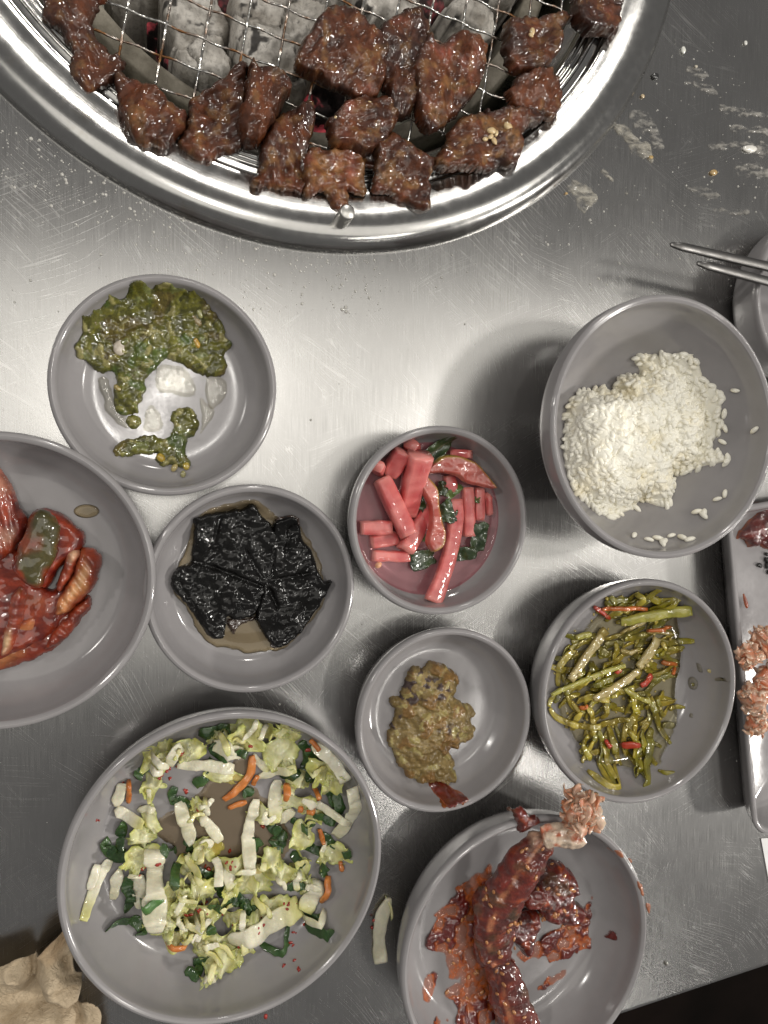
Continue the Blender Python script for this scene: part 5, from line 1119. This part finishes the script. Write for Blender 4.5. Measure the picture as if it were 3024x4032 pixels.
def seg(pts, zs, rw, rt, seed, name, colf=None, segs=36):
    c = np.array([[*C8f([p], z)[0], z] for p, z in zip(pts, zs)]); c = catmull(c, 14); n = len(c); s = np.linspace(0, 1, n)
    w = np.interp(s, np.linspace(0, 1, len(rw)), rw); t = np.interp(s, np.linspace(0, 1, len(rt)), rt); e = np.clip(np.minimum(s/.05, (1-s)/.05), .25, 1)**.5
    V, F = tube(c, np.c_[w*e, t*e], segs, 'box' if colf is None else None)
    nn = V-np.repeat(c, segs, 0); nn /= np.linalg.norm(nn, axis=1)[:, None]+1e-9
    th = np.tile(np.linspace(0, 2*np.pi, segs, endpoint=False), n); sl = np.repeat(s, segs)
    rid = .0007*np.cos(th*3+.6)+.0004*np.cos(th*7+2*sl)
    V = V+nn*(rid+.0014*fbm(V, .007, 3, seed)+.0004*fbm(V, .0025, 2, seed+2))[:, None]
    if colf is None:
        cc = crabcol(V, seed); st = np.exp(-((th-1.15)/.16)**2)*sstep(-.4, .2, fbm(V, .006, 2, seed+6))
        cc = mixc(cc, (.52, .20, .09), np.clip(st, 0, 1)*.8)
        if name == 'upper_segment': cc = mixc(cc, (.58, .40, .28), sstep(.88, 1.02, sl+.10*fbm(V, .006, 3, 8))*.8)
        return link(name, mesh_from(V-CO, F, True, name, cc), M_CRABS, crab)
    return link(name, mesh_from(V-CO, F, True, name, (colf or crabcol)(V, seed)), M_CRABS, crab)
seg([(830, 1520), (790, 1360), (735, 1180), (675, 960)], [.014, .015, .016, .016], [.0104, .0100, .0088, .0064], [.0072, .0072, .0066, .0056], 41, 'lower_segment')
seg([(668, 990), (640, 840), (660, 690), (745, 530), (850, 380), (960, 235)], [.015, .017, .020, .024, .029, .034], [.0066, .0096, .0104, .0096, .0082, .0050], [.0055, .0068, .0070, .0066, .0058, .0045], 42, 'upper_segment')
def whitecol(V, seed):
    n = fbm(V, .004, 3, seed); return mixc((.62, .48, .36), (.50, .10, .03), sstep(-.2, .5, n))
seg([(930, 255), (1010, 235), (1090, 235), (1150, 200)], [.034, .037, .039, .041], [.0052, .0055, .0060, .0055], [.0045, .005, .0055, .005], 43, 'joint', whitecol)
def lump(pts, z, T, seed, name='crab_lump'):
    V, F, c = slab(C8f(pts, z+.004), lambda q: np.maximum(D_CRAB.z(q), z), T, res=.0006, edge=.004, hfun=lambda xy, d: .0016*fbm(pad3(xy), .006, 3, seed)+.0007*fbm(pad3(xy), .002, 2, seed+1), cfun=lambda xy, d, h: crabcol(np.c_[xy, h], seed), ragged=.0011, rscale=.004, seed=seed)
    return link(name, mesh_from(V-CO, F, True, name, c), M_CRABS, crab)
lump([(925, 480), (1010, 405), (1085, 440), (1132, 500), (1148, 570), (1105, 605), (1125, 640), (1185, 680), (1162, 732), (1110, 775), (1000, 765), (920, 725), (870, 650), (890, 560)], .009, .008, 44, 'body_chunk')
lump([(715, 780), (800, 735), (900, 690), (925, 780), (885, 900), (842, 975), (780, 905), (728, 850)], .009, .006, 45, 'body_chunk')
lump([(540, 610), (600, 560), (650, 640), (620, 770), (555, 760), (535, 690)], .010, .007, 47, 'shell_shard')
lump([(548, 900), (610, 870), (660, 950), (600, 1020), (545, 1000)], .009, .006, 48, 'shell_shard')
lump([(850, 600), (930, 560), (960, 640), (900, 700), (840, 680)], .014, .005, 49, 'shell_shard')
lump([(740, 95), (800, 88), (865, 120), (935, 165), (880, 210), (800, 240), (790, 180)], .030, .003, 46, 'claw_tip')
# flaky meat and broken shell at the joint
M_TUFT = food_mat('crab_meat', None, rough=.4, coat=.5, coatr=.15, nscale=500, nstr=.4, ndist=.0006, var=.15, sss=.3)
def tuft(cp, R, n, seed, parent=None, CO_=None, name='meat_flake', flat=.7):
    rr = random.Random(seed); out = []
    V0 = []; F0 = []; C0 = []
    for i in range(n):
        th = rr.uniform(0, 6.28); ph = rr.uniform(-.2, 1.35); d = np.array([math.cos(th)*math.cos(ph), math.sin(th)*math.cos(ph), math.sin(ph)*flat])
        a = np.asarray(cp)+d*R*rr.uniform(.25, .7); L = R*rr.uniform(.40, .75); up_ = np.array([rr.gauss(0, 1), rr.gauss(0, 1), rr.gauss(0, .6)]); up_ /= np.linalg.norm(up_)
        dirv = d*.30+up_*.75; dirv /= np.linalg.norm(dirv); b_ = a+dirv*L
        k_ = np.cross(dirv, up_); k_ /= np.linalg.norm(k_)+1e-9
        path = np.array([a, (a+b_)/2+k_*L*.15, b_]); path = catmull(path, 4); m_ = len(path); s = np.linspace(0, 1, m_)
        w = R*rr.uniform(.16, .40)*np.interp(s, [0, .4, 1], [.7, 1, .35])
        V, F = tube(path, np.c_[w, w*rr.uniform(.18, .4)], 6, up=tuple(k_))
        V = V+.12*R*np.c_[fbm(V, R*.3, 2, i), fbm(V, R*.3, 2, i+1), fbm(V, R*.3, 2, i+2)]
        nz = fbm(V, R*.35, 3, seed+i); c = mixc((.66, .50, .38), (.52, .16, .05), np.clip(.42+.75*nz, 0, 1)); c = mixc(c, (.36, .04, .012), np.clip(nz-.45, 0, 1))
        o_ = len(V0) and sum(len(q) for q in V0); V0.append(V); F0 += [tuple(k2+o_ for k2 in f) for f in F]; C0.append(c)
    V = ICO3[0]*R*np.array([.72, .72, .6])+np.asarray(cp); V = V+(V-np.asarray(cp))*.28*fbm(V, R*.3, 3, seed)[:, None]
    o_ = sum(len(q) for q in V0); V0.append(V); F0 += [tuple(int(k2)+o_ for k2 in f) for f in ICO3[1]]; C0.append(mixc((.60, .40, .28), (.50, .12, .035), np.clip(.5+.8*fbm(V, R*.25, 3, seed+1), 0, 1)))
    V = np.vstack(V0)
    o = link(name, mesh_from(V-(CO_ if CO_ is not None else 0), F0, True, name, np.vstack(C0)), M_TUFT, parent)
    return o if parent is not None else recenter(o)
tc = np.array([*C8f([(1155, 90)], .043)[0], .043]); tuft(tc, .0118, 80, 5, crab, CO, 'flaky_meat')
# sesame seeds stuck in the sauce
dg = bpy.context.evaluated_depsgraph_get(); dg.update()
M_SES = food_mat('sesame_seed', (.42, .17, .05), rough=.35, coat=.8, coatr=.1, nscale=300, var=.3)
ins = []; r8 = random.Random(3)
ss = [(808, 335), (840, 430), (833, 320), (960, 555), (985, 410), (1020, 590), (1005, 710), (1020, 712), (1060, 690), (1130, 690), (1130, 715), (1085, 790), (1050, 775), (915, 715), (930, 740), (940, 735), (1000, 720), (765, 760), (800, 760), (735, 800), (725, 810), (760, 855), (765, 910), (780, 770), (740, 770), (640, 575), (595, 610), (580, 620), (620, 655), (595, 560), (598, 875), (378, 925), (400, 998), (362, 1170), (540, 1050), (528, 1060), (490, 1080), (480, 1205), (655, 1045), (670, 935), (700, 1125), (680, 960), (720, 1000), (612, 990), (450, 740), (470, 720), (370, 860), (1100, 560), (1115, 570), (900, 560), (570, 1170), (660, 1180), (705, 1240), (760, 1290), (820, 1320), (690, 1060), (640, 730), (1060, 480), (890, 490), (930, 320)]
cpos = np.array(cam.matrix_world.translation)
for x, y in ss:
    dvec = P(1520+x/1.508, 3130+y/1.508, 0)-cpos; dvec /= np.linalg.norm(dvec)
    ok, loc, nor, *_ = scene.ray_cast(dg, Vector(cpos), Vector(dvec))
    if not ok: continue
    qn = nor.to_track_quat('Z', 'X').to_matrix(); m3 = np.array(qn)@rotm(0, 0, r8.uniform(0, 6.3))
    ins.append((m3*np.array([.0014, .00088, .0005])[None, :]*r8.uniform(.85, 1.1), np.array(loc)+np.array(nor)*.0002))
V, F = join_instances(ICO2, ins); o = link('sesame_seeds', mesh_from(V-CO, F), M_SES, crab); o['kind'] = 'stuff'

# ================================================================== TRAY, CRAB SCRAPS, CHOPSTICKS, NAPKIN, PAPER
tz = .018
t0, t1 = P(2870, 2105, tz)[:2], P(2972, 3285, tz)[:2]
ty = (t1-t0)/np.linalg.norm(t1-t0); tx = np.array([-ty[1], ty[0]])
if tx[0] < 0: tx = -tx
tlow = t1+ty*.0035
tray_c = tlow-ty*.095+tx*.075; TL, TW = .19, .15
def rrect(inset, z, rad, n=10):
    hx, hy = TW/2-inset, TL/2-inset; rad = max(rad-inset, .002); pts = []
    for sx, sy, a0 in ((1, 1, 0), (-1, 1, 90), (-1, -1, 180), (1, -1, 270)):
        for a in np.linspace(a0, a0+90, n): pts.append((sx*(hx-rad)+rad*math.cos(math.radians(a)), sy*(hy-rad)+rad*math.sin(math.radians(a)), z))
    return pts
rows = [rrect(.0, .0, .012)][:0]
for ins_, z in ((.010, .0002), (.0085, .0012), (.003, .010), (.0006, .0155), (.0, tz-.0012), (.0006, tz-.0003), (.0018, tz), (.0030, tz-.0004), (.0038, tz-.0016), (.0052, .010), (.0075, .0058), (.011, .0042), (.03, .0040)): rows.append(rrect(ins_, z, .013))
N_ = len(rows[0]); V = np.array([p for r_ in rows for p in r_]); F = []
for i in range(len(rows)-1):
    for k in range(N_): F.append((i*N_+k, i*N_+(k+1) % N_, (i+1)*N_+(k+1) % N_, (i+1)*N_+k))
F.append(tuple((len(rows)-1)*N_+k for k in range(N_))); F.append(tuple(range(N_-1, -1, -1)))
Rt = np.array([[tx[0], -ty[0]], [tx[1], -ty[1]]]); V[:, :2] = V[:, :2]@Rt.T
tag(link('serving_tray', mesh_from(V, F), M_DISH, None, (tray_c[0], tray_c[1], .0002)), 'rectangular grey tray with rounded corners holding crab scraps', 'tray')
class TrayZ:
    def z(s, xy): return np.full(len(xy), .0044)
CT = crop(2400, 1900, 1.4744)
def tuftpx(x, y, z, R, n, seed, lab):
    q = CT([(x, y)], z)[0]; o = tuft((*q, z), R, n, seed, name='crab_scrap'); return tag(o, lab, 'crab scrap', 'flaky crab scraps on the tray')
tuftpx(800, 1010, .026, .0085, 50, 21, 'pale translucent crab shell scrap hanging over the tray edge')
tuftpx(895, 920, .022, .0100, 50, 22, 'orange crab scrap standing inside the tray')
tuftpx(830, 1250, .026, .0100, 60, 23, 'largest peach crab scrap resting on the tray rim')
tuftpx(850, 1400, .024, .0080, 45, 24, 'lowest crab scrap with a torn edge on the tray rim')
tuftpx(915, 1150, .020, .0110, 40, 25, 'crab scrap behind the pale shell scrap')
tag(slab_obj('sauce_blob', M_RED, CT([(762, 310), (800, 260), (850, 200), (960, 120), (980, 380), (900, 370), (840, 380), (800, 340)], .008), .0043, .005, res=.0006, edge=.006, hfun=lambda xy, d: .002*fbm(pad3(xy), .006, 3, 5), cfun=redcol, ragged=.0014, rscale=.004, seed=91), 'dark red seed-studded sauce blob on the tray', 'sauce')
tag(slab_obj('sauce_streak', M_RED, CT([(778, 640), (800, 680), (808, 720), (795, 730), (782, 690)], .008), .0075, .0006, res=.0005, edge=.001, cfun=redcol, seed=92), 'small red sauce streak on the tray wall', 'sauce')
M_BLKC = food_mat('black_crumb', (.008, .008, .007), rough=.6, coat=.3, nscale=500)
for i, (x, y, s) in enumerate(((872, 480, .0016), (862, 478, .0011), (915, 450, .0022), (918, 480, .0020), (912, 415, .0014), (925, 520, .0018))):
    q = CT([(x, y)], .005)[0]; chunk('black_crumb', M_BLKC, (*q, .0052), (s, s*.8, s*.6), i+5, None, 'black seaweed crumb on the tray floor', 'crumb', 'black crumbs on the tray')

m, nt, b = mat_new('chopstick_steel'); setp(b, metal=1, rough=.3)
n1 = noise(nt, texco(nt, src='Object'), 90, 4); nt.links.new(mixcol(nt, maprange(nt, n1, .4, .7, 0, 1), (.20, .195, .19), (.14, .135, .13)), b.inputs['Base Color']); nt.links.new(maprange(nt, n1, .3, .7, .30, .46), b.inputs['Roughness']); M_CHOP = m
for (x0, y0, x1, y1, z0, z1), lab in zip(((2640, 962, 3220, 1095, .0335, .0335), (2745, 1036, 3220, 1160, .0333, .0333)), ('steel chopstick whose tip reaches farther past the dish', 'steel chopstick with the shorter reach past the dish')):
    a, b_ = P(x0, y0, z0), P(x1, y1, z1); d = (b_-a)/np.linalg.norm(b_-a); b_ = a+d*.20
    s = np.linspace(0, 1, 30); path = a+np.outer(s, b_-a); w = np.interp(s, [0, .004, .03, .4, 1], [.0010, .0019, .0021, .0026, .0034]); t = np.interp(s, [0, .004, .03, .4, 1], [.0006, .0012, .0013, .0016, .0018])
    V, F = tube(path, np.c_[w, t], 16, 'box'); tag(recenter(link('chopstick', mesh_from(V, F), M_CHOP)), lab, 'chopstick', 'pair of steel chopsticks')

# napkin: crumpled brown paper
m, nt, b = mat_new('napkin_paper'); setp(b, rough=.85, spec=.2)
v = texco(nt); n1 = noise(nt, v, 120, 5, .65)
nt.links.new(mixcol(nt, maprange(nt, noise(nt, v, 22, 3), .56, .68, 0, .5), mixcol(nt, maprange(nt, n1, .3, .7, 0, 1), (.42, .33, .22), (.54, .44, .31)), (.40, .20, .06)), b.inputs['Base Color'])
nt.links.new(bump(nt, noise(nt, v, 260, 3, .6, 1.5), .7, .0022, bump(nt, noise(nt, v, 900, 4), .25, .0004)), b.inputs['Normal']); M_NAP = m
CN = crop(0, 3500, 3.318)
npoly = CN([(-300, 1060), (-100, 1030), (0, 1000), (270, 885), (360, 940), (430, 960), (470, 860), (620, 700), (760, 600), (870, 545), (950, 760), (985, 960), (1050, 1120), (1075, 1280), (1040, 1420), (1000, 1520), (1160, 1450), (1290, 1600), (1300, 1800), (1250, 2200), (-300, 2250)], .010)
NF = [(410, 940, 450, 1250, -.009, .0035), (450, 1250, 440, 1560, -.008, .0035), (440, 1560, 870, 1580, -.010, .0030), (-300, 1850, 0, 1720, -.011, .004), (0, 1720, 430, 1480, -.012, .004), (830, 1070, 1060, 1180, -.006, .0018), (780, 1180, 1060, 1320, -.007, .0020), (820, 1120, 1050, 1250, .005, .0018), (680, 1080, 900, 1480, .006, .0040), (520, 820, 800, 1080, .006, .0060), (500, 1180, 640, 1330, .007, .0060), (0, 1130, 330, 1050, .007, .0060), (860, 880, 910, 1000, -.005, .0016), (980, 1540, 1030, 1720, -.008, .0025), (460, 900, 480, 1060, -.006, .0030), (100, 1850, 800, 1700, .003, .008)]
def nap_z(xy):
    h = .0085+.0025*fbm(pad3(xy), .026, 2, 3)+.0012*(1-2.5*np.abs(fbm(pad3(xy), .014, 2, 9)))
    for (x1, y1, x2, y2, a, w) in NF:
        p, q = CN([(x1, y1), (x2, y2)], .010); ab = q-p; t = np.clip(((xy-p)@ab)/(ab@ab), 0, 1); dd = np.linalg.norm(xy-(p+t[:, None]*ab), axis=1); h = h+a*np.exp(-(dd/w)**1.4)
    return np.maximum(h, .0006)
tag(slab_obj('crumpled_napkin', M_NAP, npoly, nap_z, .0006, res=.0006, edge=.0007, ragged=.0010, rscale=.012, seed=3, pw=1.0), 'crumpled brown paper napkin beside the cabbage salad dish', 'napkin')
m, nt, b = mat_new('white_paper'); setp(b, rough=.8, color=(.80, .80, .79))
V = np.array([[*P(2994, 3300)[:2], .0006], [*P(3026, 3475)[:2], .0006], [*P(3300, 3475)[:2], .0006], [*P(3300, 3280)[:2], .0006]]); V = np.vstack([V, V-np.array([0, 0, .0003])])
tag(recenter(link('paper_sheet', mesh_from(V, [(0, 1, 2, 3), (7, 6, 5, 4), (0, 4, 5, 1), (1, 5, 6, 2), (2, 6, 7, 3), (3, 7, 4, 0)], False), m)), 'white paper sheet tucked under the tray corner', 'paper')

# ================================================================== SPILLS ON THE TABLE
M_SPL = liquid_mat('oil_droplet', (.96, .95, .9), (.85, .83, .78), .55, .05)
ins = []; r9 = random.Random(21)
def scatter(n, x0, x1, y0, y1, s0, s1, fall=None):
    k = 0
    while k < n:
        x, y = r9.uniform(x0, x1), r9.uniform(y0, y1)
        if fall and r9.random() > fall(x, y): continue
        q = P(x, y)[:2]; rg = np.hypot(*(q-GC))
        if rg < GR+.001: continue
        s = r9.uniform(s0, s1)*(.5+r9.random()**3*1.2); ins.append((np.diag([s, s, s*.45]), np.array([*q, .0001]))); k += 1
scatter(420, 0, 1500, 500, 1250, .0003, .0007, lambda x, y: max(.08, 1-abs(y-(480+x*.42))/420))
scatter(260, 1400, 3000, 150, 1150, .0003, .0006, lambda x, y: .6)
scatter(90, 0, 3000, 1000, 3600, .00025, .0005)
V, F = join_instances(ICO1, ins); tag(link('oil_spatter', mesh_from(V, F), M_SPL), 'tiny oil spatter drops around the grill', 'oil spatter', kind='stuff')
B1 = crop(1512, 0, 1.0972)
def smear_mat(name, col, cov):
    m, nt, b = mat_new(name); setp(b, rough=.35, coat=.6, coatr=.1); b.inputs['Base Color'].default_value = (*col, 1)
    n1 = noise(nt, texco(nt, (.45, 1.3, 1), (0, 0, -.25)), 330, 5, .65); nt.links.new(maprange(nt, n1, cov-.08, cov+.14, 0, .55), b.inputs['Alpha']); nt.links.new(bump(nt, n1, .3, .0004), b.inputs['Normal'])
    return m
M_SM1, M_SM2 = smear_mat('starchy_smear', (.50, .47, .40), .5), smear_mat('thin_starch', (.45, .43, .39), .56)
for i, (pts, T, mt, lab) in enumerate([([(1000, 548), (1040, 540), (1090, 590), (1150, 640), (1170, 690), (1155, 715), (1130, 690), (1100, 670), (1065, 660), (1050, 610), (1010, 580)], .0010, M_SM1, 'milky starchy smear with a yellow crumb near the grill'), ([(1060, 490), (1100, 478), (1150, 510), (1185, 570), (1205, 640), (1180, 650), (1130, 590), (1080, 550)], .0004, M_SM2, 'faint watery smear above the milky one'),
        ([(800, 800), (840, 785), (900, 820), (925, 860), (905, 890), (870, 915), (845, 900), (810, 850)], .0008, M_SM1, 'rubbed white starch patch beside the rim'), ([(945, 740), (960, 742), (990, 780), (975, 780)], .0004, M_SM1, 'short white dash beside the rubbed patch'), ([(1020, 800), (1035, 805), (1058, 840), (1045, 842)], .0004, M_SM1, 'second short dash farther from the rim'),
        ([(1310, 290), (1370, 300), (1400, 330), (1350, 335), (1310, 310)], .0004, M_SM2, 'thin wiped starch mark near the dark crumb'), ([(1310, 345), (1400, 370), (1450, 420), (1390, 400), (1320, 370)], .0003, M_SM2, 'long thin wiped starch trail'), ([(1450, 450), (1560, 470), (1659, 490), (1659, 510), (1540, 500), (1470, 480)], .0003, M_SM2, 'broad wiped starch trail running to the edge'), ([(1500, 550), (1659, 550), (1659, 580), (1540, 580)], .0003, M_SM2, 'wide streak of dried starch'),
        ([(1400, 620), (1520, 610), (1659, 620), (1640, 680), (1540, 650), (1420, 650)], .0003, M_SM2, 'dried starch film around the rice scrap'), ([(1310, 800), (1400, 815), (1460, 850), (1390, 860), (1330, 830)], .0003, M_SM2, 'streaky starch marks below the tan crumb'), ([(1420, 900), (1500, 905), (1570, 905), (1560, 925), (1440, 925)], .0004, M_SM2, 'pale dash of starch near the chopsticks'), ([(1530, 700), (1659, 720), (1659, 780), (1540, 760)], .0002, M_SM2, 'hazy starch patch at the table side')]):
    q = B1(pts); o = slab_obj('starch_smear', mt, q, .0002, T, res=.0006, edge=.0016, hfun=lambda xy, d, i=i, T=T: T*.7*fbm(pad3(xy), .003, 3, i), ragged=.0016, rscale=.004, seed=i); tag(o, lab, 'smear', 'starch smears on the table')
for x, y, sx, sy, col, lab in ((1575, 645, .0050, .0019, (.80, .78, .72), 'squashed white rice scrap on the table'), (1420, 748, .0024, .0019, (.45, .30, .12), 'tan food crumb on the table among the starch marks'), (1290, 220, .0015, .0022, (.72, .72, .66), 'pale rice grain on the table near the rim'), (1558, 188, .0011, .0013, (.75, .75, .7), 'tiny white grain near the table side'), (1115, 418, .0011, .0012, (.50, .38, .22), 'small beige crumb near the rim'), (1170, 332, .0023, .0018, (.012, .012, .012), 'black charcoal crumb on the table'), (1150, 682, .0015, .0011, (.45, .30, .1), 'yellow crumb in the milky smear'), (1345, 290, .0010, .0009, (.55, .5, .4), 'pale crumb on the thin wiped mark'), (785, 838, .0009, .0008, (.5, .32, .12), 'orange crumb at the rubbed patch')):
    q = B1([(x, y)])[0]; chunk('table_crumb', M_YEL, (*q, .0007), (sx, sy, min(sx, sy)*.6), int(x) % 13+1, col, lab, 'crumb', 'crumbs on the table', rz=.1)
CE = crop(2300, 3000, 2.1436); q = CE([(688, 1695)])[0]
chunk('table_crumb', M_YEL, (*q, .0005), (.0012, .0012, .0005), 3, (.10, .09, .07), 'grey crumb near the front edge of the table', 'crumb', 'crumbs on the table')
